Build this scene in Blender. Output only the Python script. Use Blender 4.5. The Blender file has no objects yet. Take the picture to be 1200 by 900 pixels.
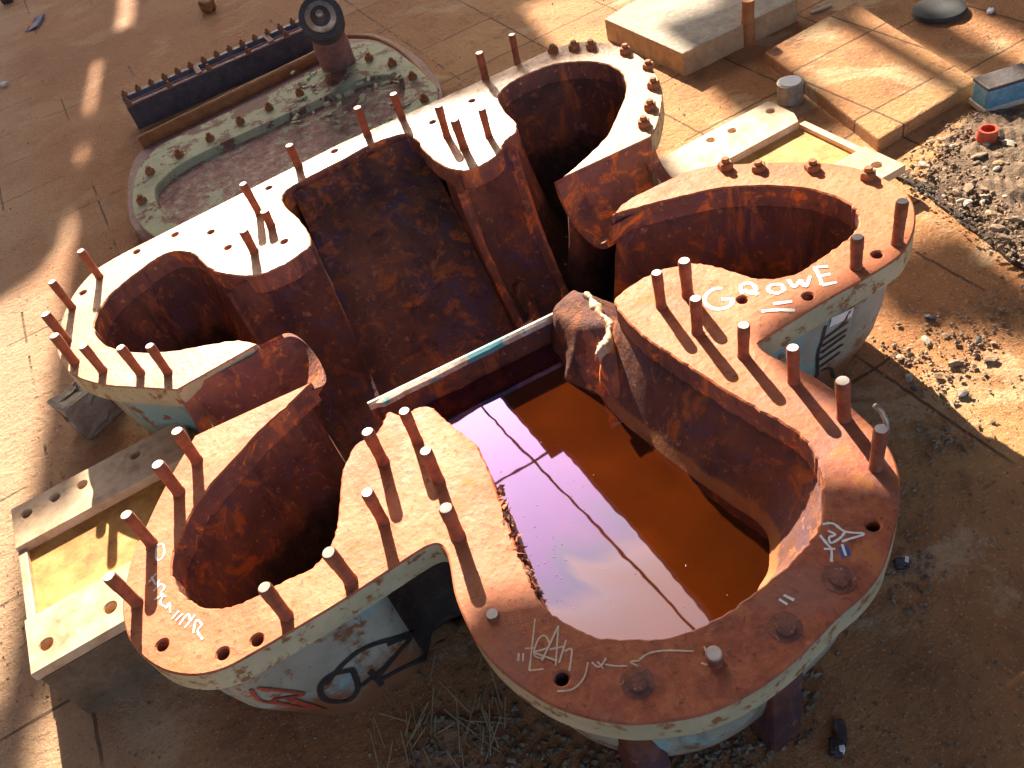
import bpy, bmesh, math, random
import numpy as np
from mathutils import Vector, Matrix
from mathutils.bvhtree import BVHTree
random.seed(7)
rng = np.random.default_rng(5)
scn = bpy.context.scene
C = scn.collection
# ------------------------------------------------------------------ camera
R = np.array([[0.84931738, -0.48071643, -0.2181094],
              [-0.48524867, -0.5482948, -0.68110685],
              [0.207831, 0.68431318, -0.6989433]])
S, ZF = 1.35, 0.432          # casing unit in metres, height of the machined flange
ZC = ZF + S                  # eye height
def G(x, y, z=0.0):
    """point of the level surface at height z seen at photo position (x, y)"""
    d = R.T @ np.array([(x - 600) / 1000, (y - 450) / 1000, 1.0])
    t = (z - ZC) / d[2]
    return np.array([d[0] * t, d[1] * t, z])
def ray(x, y):
    d = R.T @ np.array([(x - 600) / 1000, (y - 450) / 1000, 1.0])
    return Vector(d).normalized()
cam = bpy.data.cameras.new('camera'); cam.sensor_width = 36; cam.lens = 30; cam.clip_end = 500; cam.clip_start = .05
co = bpy.data.objects.new('camera', cam); C.objects.link(co)
M = Matrix(((R[0][0], -R[1][0], -R[2][0]), (R[0][1], -R[1][1], -R[2][1]), (R[0][2], -R[1][2], -R[2][2]))).to_4x4()
M.translation = (0, 0, ZC); co.matrix_world = M
scn.camera = co
# ------------------------------------------------------------------ light
AZ, EL = math.radians(77.5), math.radians(31)
sd = Vector((math.cos(AZ) * math.cos(EL), math.sin(AZ) * math.cos(EL), math.sin(EL)))
L = bpy.data.lights.new('sun', 'SUN'); L.energy = 5.0; L.angle = math.radians(.5); L.color = (1, .88, .69)
lo = bpy.data.objects.new('sun', L); C.objects.link(lo)
lo.rotation_euler = (-sd).to_track_quat('-Z', 'Y').to_euler(); lo.location = sd * 20
w = bpy.data.worlds.new('World'); scn.world = w; w.use_nodes = True
nt = w.node_tree
sky = nt.nodes.new('ShaderNodeTexSky'); sky.sky_type = 'NISHITA'; sky.sun_disc = False
sky.sun_elevation = EL; sky.sun_rotation = math.pi / 2 - AZ; sky.dust_density = 4.0
bg = nt.nodes['Background']; bg.inputs[1].default_value = 0.088
nt.links.new(sky.outputs[0], bg.inputs[0])
scn.view_settings.view_transform = 'Standard'; scn.view_settings.look = 'None'
scn.view_settings.exposure = 1.9
scn.view_settings.gamma = 1

# ------------------------------------------------------------------ materials
class NT:
    def __init__(s, name):
        s.m = bpy.data.materials.new(name); s.m.use_nodes = True
        s.t = s.m.node_tree; s.n = s.t.nodes; s.b = s.n['Principled BSDF']
        s.tc = s.n.new('ShaderNodeTexCoord'); s.co = s.tc.outputs['Object']
    def l(s, a, b): s.t.links.new(a, b)
    def noise(s, sc, det=6, rough=.6, dist=0, vec=None, stretch=None):
        k = s.n.new('ShaderNodeTexNoise'); k.inputs['Scale'].default_value = sc; k.inputs['Detail'].default_value = det
        k.inputs['Roughness'].default_value = rough; k.inputs['Distortion'].default_value = dist
        v = vec or s.co
        if stretch:
            mp = s.n.new('ShaderNodeMapping'); mp.inputs['Scale'].default_value = stretch; s.l(v, mp.inputs[0]); v = mp.outputs[0]
        s.l(v, k.inputs['Vector']); return k.outputs['Fac']
    def vor(s, sc, feat='F1'):
        k = s.n.new('ShaderNodeTexVoronoi'); k.feature = feat; k.inputs['Scale'].default_value = sc; s.l(s.co, k.inputs['Vector']); return k.outputs['Distance']
    def ramp(s, f, stops):
        k = s.n.new('ShaderNodeValToRGB'); e = k.color_ramp.elements
        while len(e) < len(stops): e.new(.5)
        for q, (p, c) in zip(e, stops): q.position = p; q.color = (*c, 1) if len(c) == 3 else c
        s.l(f, k.inputs[0]); return k.outputs[0]
    def mask(s, f, a, b):
        k = s.n.new('ShaderNodeMapRange'); k.inputs[1].default_value = a; k.inputs[2].default_value = b
        k.interpolation_type = 'SMOOTHSTEP'; s.l(f, k.inputs[0]); return k.outputs[0]
    def mix(s, f, a, b, mode='MIX'):
        k = s.n.new('ShaderNodeMix'); k.data_type = 'RGBA'; k.blend_type = mode
        for v, i in ((f, 0), (a, 6), (b, 7)):
            if isinstance(v, (int, float)): k.inputs[i].default_value = v
            elif isinstance(v, tuple): k.inputs[i].default_value = (*v, 1)
            else: s.l(v, k.inputs[i])
        return k.outputs[2]
    def math(s, op, a, b=0.0, c=None):
        k = s.n.new('ShaderNodeMath'); k.operation = op
        for i, v in enumerate((a, b, c)):
            if v is None: continue
            if isinstance(v, (int, float)): k.inputs[i].default_value = v
            else: s.l(v, k.inputs[i])
        return k.outputs[0]
    def xyz(s):
        k = s.n.new('ShaderNodeSeparateXYZ'); s.l(s.co, k.inputs[0]); return k.outputs
    def done(s, col, rough=.7, bump=None, bs=.3, bd=.01, metal=0, spec=.5):
        if isinstance(col, tuple): s.b.inputs['Base Color'].default_value = (*col, 1)
        else: s.l(col, s.b.inputs['Base Color'])
        if isinstance(rough, (int, float)): s.b.inputs['Roughness'].default_value = rough
        else: s.l(rough, s.b.inputs['Roughness'])
        s.b.inputs['Metallic'].default_value = metal
        s.b.inputs['Specular IOR Level'].default_value = spec
        if bump is not None:
            k = s.n.new('ShaderNodeBump'); k.inputs['Strength'].default_value = bs; k.inputs['Distance'].default_value = bd
            s.l(bump, k.inputs['Height']); s.l(k.outputs[0], s.b.inputs['Normal'])
        return s.m

def mat_steel(warm=False):
    a = NT('rusted machined steel')
    n1 = a.noise(5, 8, .62); n2 = a.noise(22, 8, .7); n3 = a.noise(70, 4, .6)
    c = a.ramp(n1, [(.3, (.40, .135, .05)), (.5, (.55, .235, .105)), (.68, (.64, .34, .18))])
    if warm:
        c = a.ramp(n1, [(.3, (.37, .085, .028)), (.5, (.51, .145, .058)), (.68, (.57, .205, .095))])
        c = a.mix(a.math('MULTIPLY', a.mask(a.noise(13, 7, .7, .6), .55, .63), .3), c, (.58, .27, .14))
    x = a.xyz()
    # heavier rust on the outlet lobe
    t = a.math('MULTIPLY_ADD', x[1], -1.9, a.math('MULTIPLY_ADD', x[0], .25, 1.75))
    t = a.math('ADD', t, a.math('MULTIPLY', n1, .9))
    c = a.mix(a.math('MULTIPLY', a.mask(t, .2, 1.15), .92), c, a.ramp(n2, [(.32, (.19, .045, .028)), (.5, (.36, .095, .045)), (.68, (.50, .18, .085))]))
    c = a.mix(a.math('MULTIPLY', a.mask(n2, .57, .65), .75), c, (.30, .095, .03))
    c = a.mix(a.math('MULTIPLY', a.mask(a.noise(11, 6, .72), .57, .68), .6), c, (.46, .17, .03))
    c = a.mix(a.math('MULTIPLY', a.mask(n3, .60, .66), .7), c, (.15, .05, .025))
    c = a.mix(a.math('MULTIPLY', a.mask(a.noise(4.2, 6, .68, .4), .52, .62), a.math('MULTIPLY', a.mask(t, .2, 1.15), .6)), c, (.27, .12, .10))
    c = a.mix(a.math('MULTIPLY', a.mask(a.noise(55, 6, .75), .62, .70), .3), c, (.70, .46, .28))
    h = a.math('ADD', n3, n2)
    return a.done(c, a.ramp(n2, [(.3, ((.50 if warm else .36),) * 3), (.7, ((.75 if warm else .62),) * 3)]), h, .4, .005, 0, .35 if warm else .6)
def mat_rust(name='dark rust', dark=1.0, orange=.6, purple=.65, streak=1.0, low_dark=False, tide=False):
    a = NT(name)
    n1 = a.noise(4.5, 9, .68, .4); n2 = a.noise(17, 8, .7); n3 = a.noise(60, 6, .7); n4 = a.noise(9, 7, .68, 1.2); n5 = a.noise(6.3, 6, .66, .6); n6 = a.noise(30, 5, .65)
    d = lambda r, g, b: (r * dark, g * dark, b * dark)
    c = a.ramp(n1, [(.28, d(.034, .018, .016)), (.48, d(.080, .034, .026)), (.66, d(.13, .051, .030))])
    c = a.mix(a.math('MULTIPLY', a.mask(n5, .50, .66), purple), c, d(.056, .036, .056))
    c = a.mix(a.math('MULTIPLY', a.mask(n4, .53, .66), orange), c, d(.32, .085, .016))
    c = a.mix(a.math('MULTIPLY', a.mask(n2, .57, .68), .65), c, d(.040, .022, .028))
    c = a.mix(a.math('MULTIPLY', a.mask(n6, .60, .68), .55), c, d(.26, .11, .05))
    c = a.mix(a.math('MULTIPLY', a.mask(n3, .62, .7), .45), c, d(.36, .17, .09))
    st = a.noise(16, 6, .65, .3, None, (1, 1, .16))
    c = a.mix(a.math('MULTIPLY', a.mask(st, .55, .66), .55 * streak), c, d(.27, .085, .025))
    st2 = a.noise(11, 6, .65, .2, None, (1, 1, .2))
    c = a.mix(a.math('MULTIPLY', a.mask(st2, .56, .64), .6), c, d(.03, .017, .02))
    if low_dark:      # darker towards the pocket floors, tide line above the water
        z = a.xyz()[2]
        c = a.mix(a.mask(a.math('MULTIPLY_ADD', n2, -.16, a.math('MULTIPLY_ADD', n1, -.10, z)), 0.07, -.02), c, a.ramp(n6, [(.35, (.020, .015, .014)), (.6, (.05, .03, .022)), (.75, (.12, .06, .03))]))
        tz = a.math('ABSOLUTE', a.math('SUBTRACT', a.math('MULTIPLY_ADD', n2, .035, z), .2025 + .030))
        tl = a.n.new('ShaderNodeMapRange'); tl.inputs[1].default_value = .012; tl.inputs[2].default_value = .020; tl.inputs[3].default_value = .55; tl.inputs[4].default_value = 0; a.l(tz, tl.inputs[0])
        if tide: c = a.mix(tl.outputs[0], c, (.42, .17, .05))
    h = a.math('ADD', a.math('MULTIPLY', n1, 1.2), a.math('ADD', n2, a.math('MULTIPLY', n3, .5)))
    return a.done(c, .78, h, .35 if low_dark else .6, .02, 0, .18)
def mat_body():
    a = NT('weathered grey green paint')
    n1 = a.noise(4, 7, .65); n2 = a.noise(15, 8, .7); n3 = a.noise(3.2, 3, .5, .6); x = a.xyz()
    c = a.ramp(n1, [(.3, (.21, .21, .16)), (.55, (.34, .34, .28)), (.75, (.44, .42, .34))])
    c = a.mix(a.math('MULTIPLY', a.mask(n3, .52, .60), .8), c, (.20, .42, .45))
    c = a.mix(a.mask(n2, .55, .62), c, (.22, .09, .04))
    c = a.mix(a.math('MULTIPLY', a.mask(a.noise(13, 6, .7, .3, None, (1, 1, .2)), .5, .65), .6), c, (.10, .075, .055))
    low = a.math('ADD', a.math('MULTIPLY', x[2], -3.2), a.math('MULTIPLY', n2, 1.0))
    c = a.mix(a.mask(low, -.12, .35), c, (.20, .075, .03))
    return a.done(c, .75, n2, .3, .006)
def mat_edge():
    a = NT('flange edge with flaking olive paint')
    n1 = a.noise(7, 7, .65); n2 = a.noise(26, 6, .7)
    c = a.ramp(n1, [(.35, (.36, .34, .21)), (.6, (.50, .46, .30)), (.75, (.60, .52, .33))])
    c = a.mix(a.mask(n2, .52, .62), c, (.26, .11, .045))
    return a.done(c, .75, n2, .4, .006)
def mat_stud():
    a = NT('rusty stud steel')
    n = a.noise(30, 6, .7); z = a.xyz()[2]
    c = a.ramp(n, [(.3, (.17, .045, .02)), (.55, (.36, .11, .05)), (.75, (.42, .20, .10))])
    th = a.math('SINE', a.math('MULTIPLY', z, 1500.0))
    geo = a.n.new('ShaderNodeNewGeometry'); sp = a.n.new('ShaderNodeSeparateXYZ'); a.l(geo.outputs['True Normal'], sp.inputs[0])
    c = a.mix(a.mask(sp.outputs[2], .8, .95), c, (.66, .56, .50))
    return a.done(c, .55, a.math('ADD', th, n), .5, .003)
def mat_ground():
    a = NT('dusty terracotta tile floor')
    x = a.xyz()
    n1 = a.noise(.9, 8, .62); n2 = a.noise(6, 8, .7); n3 = a.noise(45, 6, .75); n0 = a.noise(2.4, 5, .6, .8)
    c = a.ramp(n1, [(.3, (.29, .115, .048)), (.48, (.46, .20, .078)), (.66, (.62, .335, .14))])
    def cell(v, off): return a.math('FLOOR', a.math('DIVIDE', a.math('ADD', v, off), .43))
    k = a.n.new('ShaderNodeCombineXYZ'); a.l(cell(x[0], -1.33 + 43), k.inputs[0]); a.l(cell(x[1], -.70 + 43), k.inputs[1])
    wn = a.n.new('ShaderNodeTexWhiteNoise'); a.l(k.outputs[0], wn.inputs[0])
    c = a.mix(.3, c, a.ramp(wn.outputs[0], [(0, (.36, .15, .065)), (.5, (.46, .22, .09)), (1, (.54, .31, .15))]))
    c = a.mix(a.math('MULTIPLY', a.mask(n2, .52, .62), .5), c, (.25, .11, .05))
    c = a.mix(a.math('MULTIPLY', a.mask(a.math('ADD', n0, a.math('MULTIPLY', n3, .25)), .66, .76), .6), c, (.66, .47, .28))
    c = a.mix(a.math('MULTIPLY', a.mask(a.math('ADD', a.math('MULTIPLY_ADD', x[0], -.9, x[1]), a.math('MULTIPLY', n1, 1.5)), 3.2, 4.6), .6), c, (.33, .125, .058))
    du = a.mask(a.math('ADD', a.math('MULTIPLY', x[0], -1.2), a.math('MULTIPLY', n1, 1.2)), 1.0, 2.0)
    c = a.mix(a.math('MULTIPLY', du, .6), c, (.58, .43, .30))
    c = a.mix(a.math('MULTIPLY', a.mask(n3, .57, .64), .6), c, (.15, .08, .045)
    )
    c = a.mix(a.math('MULTIPLY', a.mask(a.noise(120, 3, .6), .60, .66), .5), c, (.70, .52, .34))
    def line(v, off):
        f = a.math('FRACT', a.math('DIVIDE', a.math('ADD', a.math('ADD', v, off), a.math('MULTIPLY', n2, .012)), .43))
        return a.math('LESS_THAN', a.math('ABSOLUTE', a.math('SUBTRACT', f, .5)), .011)
    ln = a.math('MAXIMUM', line(x[0], -1.33 + 43 + .215), line(x[1], -.70 + 43 + .215))
    ln = a.math('MULTIPLY', ln, a.mask(a.math('ADD', a.noise(1.7, 5, .7), a.math('MULTIPLY', a.math('ABSOLUTE', a.math('SUBTRACT', x[0], .3)), .09)), .56, .66))
    c = a.mix(a.math('MULTIPLY', ln, .75), c, (.07, .035, .02))
    h = a.math('SUBTRACT', a.math('ADD', n3, n2), a.math('MULTIPLY', ln, 1.5))
    cr = a.vor(2.6, 'DISTANCE_TO_EDGE')
    crk = a.math('MULTIPLY', a.math('LESS_THAN', a.math('ADD', cr, a.math('MULTIPLY', a.math('SUBTRACT', n2, .5), .06)), .006), a.mask(a.noise(1.1, 3, .5), .54, .6))
    return a.done(c, .85, h, 1.0, .014, 0, .3)
def simple(name, cols, rough=.7, scale=12, bump=.3, bd=.005, metal=0, spec=.5):
    a = NT(name); n = a.noise(scale, 8, .68); n2 = a.noise(scale * 4, 5, .7)
    st = [(.28 + .44 * i / max(1, len(cols) - 1), c) for i, c in enumerate(cols)]
    c = a.ramp(a.math('ADD', a.math('MULTIPLY', n, .75), a.math('MULTIPLY', n2, .25)), st)
    return a.done(c, rough, a.math('ADD', n, n2), bump, bd, metal, spec)
def mat_water():
    a = NT('rusty rainwater with sky tint')
    n = a.noise(3, 4, .5, .5); x = a.xyz()
    c = a.ramp(n, [(.3, (.028, .006, .001)), (.6, (.058, .010, .001)), (.8, (.10, .018, .002))])
    rip = a.noise(9, 2, .4)
    a.b.inputs['IOR'].default_value = 2.8
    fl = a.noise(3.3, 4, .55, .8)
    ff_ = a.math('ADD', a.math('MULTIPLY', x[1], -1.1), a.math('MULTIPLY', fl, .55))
    a.l(a.ramp(a.mask(ff_, -1.25, -.45), [(.0, (.74, .52, 1.0)), (.45, (.78, .56, 1.0)), (.62, (.62, .62, .85)), (.72, (1.0, .78, .80)), (.9, (1.0, .70, .62))]), a.b.inputs['Specular Tint'])  # reflected sky colours, violet to pink, put into the specular tint
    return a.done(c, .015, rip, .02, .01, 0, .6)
def mat_cover():
    a = NT('peeling pale green paint')
    n1 = a.noise(5, 8, .7, .5); n2 = a.noise(18, 7, .7); n3 = a.noise(55, 5, .7)
    c = a.ramp(n2, [(.3, (.33, .34, .21)), (.6, (.43, .44, .29)), (.8, (.52, .50, .36))])
    c = a.mix(a.mask(a.math('ADD', n1, a.math('MULTIPLY', n3, .3)), .66, .70), c, a.ramp(n3, [(.3, (.12, .055, .045)), (.7, (.26, .12, .09))]))
    return a.done(c, .8, n1, .5, .01)
def mat_panel():
    a = NT('worn panel with green paint flakes')
    n1 = a.noise(7, 8, .7, .5); n2 = a.noise(26, 7, .72); n3 = a.noise(60, 5, .7)
    c = a.ramp(n2, [(.32, (.16, .065, .055)), (.5, (.36, .19, .16)), (.68, (.58, .44, .37))])
    c = a.mix(a.mask(a.math('ADD', n1, a.math('MULTIPLY', n3, .35)), .72, .76), c, (.46, .48, .33))
    c = a.mix(a.math('MULTIPLY', a.mask(n3, .58, .64), .6), c, (.10, .045, .035))
    return a.done(c, .8, a.math('ADD', n1, n3), .6, .01)
def mat_tongue():
    a = NT('worn bright edge with turquoise paint')
    n = a.noise(10, 4, .6); n2 = a.noise(40, 5, .7)
    c = a.ramp(n2, [(.3, (.28, .15, .09)), (.55, (.55, .48, .40)), (.75, (.70, .66, .58))])
    c = a.mix(a.mask(n, .53, .57), c, (.08, .30, .34))
    return a.done(c, .55, n2, .3, .003)
MS = mat_steel(); MSW = mat_steel(True); MR = mat_rust('dark rust', 1.65, .65, .95); MRC = mat_rust('pocket rust', 1.65, .65, .7, 1.0, True); MRT = mat_rust('outlet rust with tide line', 1.65, .6, .7, 1.0, True, True); MR2 = mat_rust('orange rust', 3.0, .95, .2); MR3 = mat_rust('purple brown rust', 1.65, .25, .9, .4)
MB, ME, MST, MG = mat_body(), mat_edge(), mat_stud(), mat_ground()
MW, MC, MT = mat_water(), mat_cover(), mat_tongue()
M_conc = simple('dusty concrete', [(.26, .15, .085), (.42, .26, .14), (.52, .36, .21)], .9, 9, .5, .01)
M_conc2 = simple('grey concrete', [(.24, .19, .15), (.38, .32, .26), (.52, .46, .39)], .9, 10, .5, .01)
M_stone = simple('rubble', [(.12, .075, .05), (.25, .16, .10), (.46, .34, .24)], .9, 14, .6, .01)
M_pad = simple('sunlit machined bracket steel', [(.28, .12, .05), (.62, .41, .25), (.78, .60, .43)], .5, 8, .2, .003)
M_web = simple('yellow ochre rust', [(.24, .085, .02), (.56, .27, .065), (.66, .42, .17)], .7, 7, .3, .004)
M_shade_kerb = simple('recess shade and dark kerb', [(.022, .016, .015), (.045, .028, .022), (.11, .055, .03)], .9, 16, .6, .01)
M_dark = simple('grimy dark metal', [(.03, .028, .03), (.07, .055, .06), (.14, .09, .08)], .6, 20, .4, .004)
M_white = simple('white spray paint', [(.72, .70, .70), (.80, .78, .78), (.86, .85, .84)], .6, 30, .1, .001)
M_cream = simple('scratched chalk line', [(.55, .40, .28), (.62, .48, .36), (.70, .56, .42)], .8, 60, .1, .001)
M_black = simple('black spray paint', [(.015, .014, .015), (.03, .027, .028), (.05, .045, .045)], .5, 30, .1, .001)
M_redp = simple('red spray paint', [(.22, .03, .02), (.32, .05, .03), (.36, .08, .05)], .6, 30, .1, .001)
M_bluep = simple('blue paint patch', [(.03, .05, .16), (.05, .08, .26), (.08, .12, .3)], .5, 30, .1, .001)
M_blue = simple('faded blue plastic', [(.06, .16, .26), (.12, .28, .38), (.30, .40, .42)], .5, 18, .2, .003)
M_tin = simple('dull tin', [(.22, .18, .15), (.45, .40, .34), (.65, .58, .5)], .4, 25, .3, .002, .6)
M_red = simple('red plastic', [(.25, .03, .015), (.42, .06, .03), (.48, .12, .06)], .5, 20, .2, .002)
M_rub = simple('black rubber', [(.012, .013, .016), (.022, .024, .03), (.04, .04, .045)], .7, 20, .3, .003)
M_bluebeam = simple('blue black painted steel', [(.05, .05, .085), (.11, .095, .125), (.24, .16, .14)], .55, 14, .4, .004)
M_plum = simple('plum brown oxide', [(.14, .07, .07), (.27, .13, .125), (.38, .22, .20)], .7, 12, .4, .004)
M_bar = simple('orange brown rust bar', [(.20, .07, .025), (.34, .13, .04), (.42, .19, .07)], .75, 15, .4, .004)
M_straw = simple('dry straw', [(.30, .22, .12), (.42, .32, .18), (.52, .42, .27)], .85, 30, .2, .002)
M_roof = simple('roof concrete', [(.018, .016, .015), (.03, .027, .024), (.045, .04, .035)], .9, 4, .3, .01)

# ------------------------------------------------------------------ mesh helpers
def link(name, verts, faces, m, parent=None, smooth=False, mats=None):
    me = bpy.data.meshes.new(name); me.from_pydata([tuple(v) for v in verts], [], faces); me.update()
    for q in (mats or [m]): me.materials.append(q)
    if smooth:
        for p in me.polygons: p.use_smooth = True
    o = bpy.data.objects.new(name, me); C.objects.link(o)
    if parent is not None:
        o.parent = parent; o.matrix_parent_inverse = Matrix.Translation(-parent.location)
    return o
def thing(name, loc, label, cat, group=None):
    o = bpy.data.objects.new(name, None); C.objects.link(o); o.location = loc; o.empty_display_size = .1
    o['label'] = label; o['category'] = cat
    if group: o['group'] = group
    bpy.context.view_layer.update()
    return o
def tag(o, label, cat, group=None):
    o['label'] = label; o['category'] = cat
    if group: o['group'] = group
    return o
def cat(pts, n=6, closed=False, corners=()):
    """Catmull-Rom through 2D points; indices in corners stay sharp"""
    pts = [np.array(p[:2], float) for p in pts]; N = len(pts); out = []
    rngs = range(N if closed else N - 1)
    for i in rngs:
        p1, p2 = pts[i], pts[(i + 1) % N]
        p0 = pts[i - 1] if (closed or i > 0) else p1
        p3 = pts[(i + 2) % N] if (closed or i + 2 < N) else p2
        m1 = (p2 - p0) / 2 if i not in corners else (p2 - p1)
        m2 = (p3 - p1) / 2 if (i + 1) % N not in corners else (p2 - p1)
        for k in range(n):
            t = k / n; t2 = t * t; t3 = t2 * t
            out.append((2*t3-3*t2+1)*p1 + (t3-2*t2+t)*m1 + (-2*t3+3*t2)*p2 + (t3-t2)*m2)
    if not closed: out.append(pts[-1])
    return out
def plate(name, outline, holes, ztop, thick, m, parent=None, bev=.003, mats=None, circ=(), n_outer=None):
    """flat plate with real holes and softened edges; n_outer: how many leading outline points are the outer edge"""
    from mathutils.geometry import delaunay_2d_cdt
    loops = [[np.array(p[:2], float) for p in outline]] + [[np.array(p[:2], float) for p in q] for q in holes]
    for (x, y, r) in circ:
        loops.append([np.array((x + r * math.cos(a * math.pi / 8), y + r * math.sin(a * math.pi / 8))) for a in range(16)])
    outer_flag = []
    clean = []
    for li, lp in enumerate(loops):
        q, fl = [], []
        for i, p in enumerate(lp):
            if q and np.hypot(*(p - q[-1])) < 1e-4: continue
            q.append(p); fl.append(li == 0 and (n_outer is None or i < n_outer))
        if np.hypot(*(q[0] - q[-1])) < 1e-4: q.pop(); fl.pop()
        ar_ = sum(q[i][0]*q[(i+1) % len(q)][1] - q[(i+1) % len(q)][0]*q[i][1] for i in range(len(q)))
        if (ar_ > 0) != (li == 0): q.reverse(); fl.reverse()
        clean.append(q); outer_flag.append(fl)
    V2, T2, E2, base = [], [], [], []
    for q in clean:
        n = len(q); base.append(len(V2))
        for i in range(n):
            a, b, c = q[i-1], q[i], q[(i+1) % n]
            t1 = (b - a) / np.linalg.norm(b - a); t2 = (c - b) / np.linalg.norm(c - b)
            nn = np.array((-(t1 + t2)[1], (t1 + t2)[0])); l_ = np.linalg.norm(nn)
            nn = nn / l_ if l_ > .2 else np.array((-t1[1], t1[0]))
            V2.append(b + nn * bev); T2.append(b)
        E2 += [(base[-1] + i, base[-1] + (i+1) % n) for i in range(n)]
    res = delaunay_2d_cdt([Vector(p) for p in V2], E2, [], 0, 1e-7, True)
    ov, of, orig = res[0], res[2], res[3]
    cx = np.array([sum(ov[k].x for k in f) / len(f) for f in of]); cy = np.array([sum(ov[k].y for k in f) / len(f) for f in of])
    inn = np.zeros(cx.shape, bool)
    for i, q in enumerate(clean):
        n = len(q); inn ^= inside_(cx, cy, V2[base[i]:base[i] + n])
    vm = [(o_[0] if o_ else -1) for o_ in orig]
    verts = [(p.x, p.y, ztop) for p in ov]; nv = len(ov)
    inv = {}
    for k, o_ in enumerate(orig):
        for q in o_: inv[q] = k
    faces, mi = [], []
    bot = nv; verts += [(p.x, p.y, ztop - thick) for p in ov]
    for f, ok_ in zip(of, inn):
        if not ok_: continue
        f = tuple(f); a, b, c = (ov[k] for k in f[:3])
        if (b.x-a.x)*(c.y-a.y) - (b.y-a.y)*(c.x-a.x) < 0: f = f[::-1]
        faces.append(f); mi.append(0); faces.append(tuple(k + bot for k in f[::-1])); mi.append(0)
    ts = len(verts); verts += [(p[0], p[1], ztop - bev) for p in T2]
    bs = len(verts); verts += [(p[0], p[1], ztop - thick + bev) for p in T2]
    for li, q in enumerate(clean):
        n = len(q)
        for i in range(n):
            k0, k1 = base[li] + i, base[li] + (i+1) % n
            mm = 1 if outer_flag[li][i] else 2
            u0, u1 = inv.get(k0, k0), inv.get(k1, k1)
            faces += [(ts+k0, ts+k1, u1, u0), (bs+k0, bs+k1, ts+k1, ts+k0), (u0+bot, u1+bot, bs+k1, bs+k0)]; mi += [0, mm, mm]
    me = bpy.data.meshes.new(name); me.from_pydata(verts, [], faces); me.update()
    ml = mats or [m, m, m]
    if len(ml) == 2: ml = [ml[0], ml[1], ml[0]]
    for q in ml: me.materials.append(q)
    for p, k in zip(me.polygons, mi): p.material_index = k
    me.validate()
    o = bpy.data.objects.new(name, me); C.objects.link(o)
    if parent is not None:
        o.parent = parent; o.matrix_parent_inverse = Matrix.Translation(-parent.location)
    return o
def inside_(px, py, poly):
    P = np.array([p[:2] for p in poly]); x1, y1 = P[:, 0], P[:, 1]; x2, y2 = np.roll(x1, -1), np.roll(y1, -1)
    c = np.zeros(px.shape, bool)
    for a, b, c2, d in zip(x1, y1, x2, y2):
        if b == d: continue
        c ^= ((b > py) != (d > py)) & (px < (c2 - a) * (py - b) / (d - b) + a)
    return c
def prism(poly, z0, z1):
    n = len(poly); v = [(p[0], p[1], z0) for p in poly] + [(p[0], p[1], z1) for p in poly]
    a = sum(poly[i][0]*poly[(i+1) % n][1] - poly[(i+1) % n][0]*poly[i][1] for i in range(n))
    f = [tuple(range(n))[::-1], tuple(range(n, 2*n))] + [(i, (i+1) % n, (i+1) % n + n, i + n) for i in range(n)]
    if a < 0: f = [q[::-1] for q in f]
    return v, f
def bevelled(name, v, f, m, parent=None, w=.004, seg=2, jit=0.0, sub=0):
    bm = bmesh.new(); vs = [bm.verts.new(tuple(p)) for p in v]
    for q in f: bm.faces.new([vs[i] for i in q])
    bmesh.ops.recalc_face_normals(bm, faces=bm.faces)
    if sub: bmesh.ops.subdivide_edges(bm, edges=bm.edges, cuts=sub, use_grid_fill=True)
    if jit:
        for q in bm.verts: q.co += Vector((random.gauss(0, jit), random.gauss(0, jit), random.gauss(0, jit)))
    if w: bmesh.ops.bevel(bm, geom=list(bm.edges), offset=w, segments=seg, profile=.6, affect='EDGES')
    me = bpy.data.meshes.new(name); bm.to_mesh(me); bm.free(); me.materials.append(m)
    o = bpy.data.objects.new(name, me); C.objects.link(o)
    if parent is not None:
        o.parent = parent; o.matrix_parent_inverse = Matrix.Translation(-parent.location)
    return o
def tube_geo(path, r, seg=10, caps=True):
    path = [Vector(tuple(p)) for p in path]; v, f = [], []
    rs = r if isinstance(r, (list, tuple)) else [r] * len(path)
    t0 = (path[1] - path[0]).normalized(); ref = t0.orthogonal().normalized()
    for i, p in enumerate(path):
        t = (path[min(i+1, len(path)-1)] - path[max(i-1, 0)]).normalized()
        ref = (ref - t * ref.dot(t)).normalized(); b = t.cross(ref)
        for k in range(seg):
            a = 2*math.pi*k/seg; v.append(p + (ref*math.cos(a) + b*math.sin(a)) * rs[i])
    for i in range(len(path)-1):
        for k in range(seg):
            f.append((i*seg+k, i*seg+(k+1) % seg, (i+1)*seg+(k+1) % seg, (i+1)*seg+k))
    if caps: f += [tuple(range(seg))[::-1], tuple(range((len(path)-1)*seg, len(path)*seg))]
    return v, f
class Acc:
    def __init__(s): s.v, s.f = [], []
    def add(s, v, f):
        o = len(s.v); s.v += [tuple(p) for p in v]; s.f += [tuple(i+o for i in q) for q in f]
    def build(s, name, m, parent=None, smooth=False): return link(name, s.v, s.f, m, parent, smooth)
def box_geo(c, sx, sy, sz, rot=None):
    v = [Vector((x*sx/2, y*sy/2, z*sz/2)) for x in (-1, 1) for y in (-1, 1) for z in (-1, 1)]
    if rot is not None: v = [rot @ q for q in v]
    v = [q + Vector(tuple(c)) for q in v]
    return v, [(0, 1, 3, 2), (4, 6, 7, 5), (0, 4, 5, 1), (2, 3, 7, 6), (0, 2, 6, 4), (1, 5, 7, 3)]
def smoothby(o, ang=40):
    for p in o.data.polygons: p.use_smooth = True
    try: o.data.set_sharp_from_angle(angle=math.radians(ang))
    except Exception: pass

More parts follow.
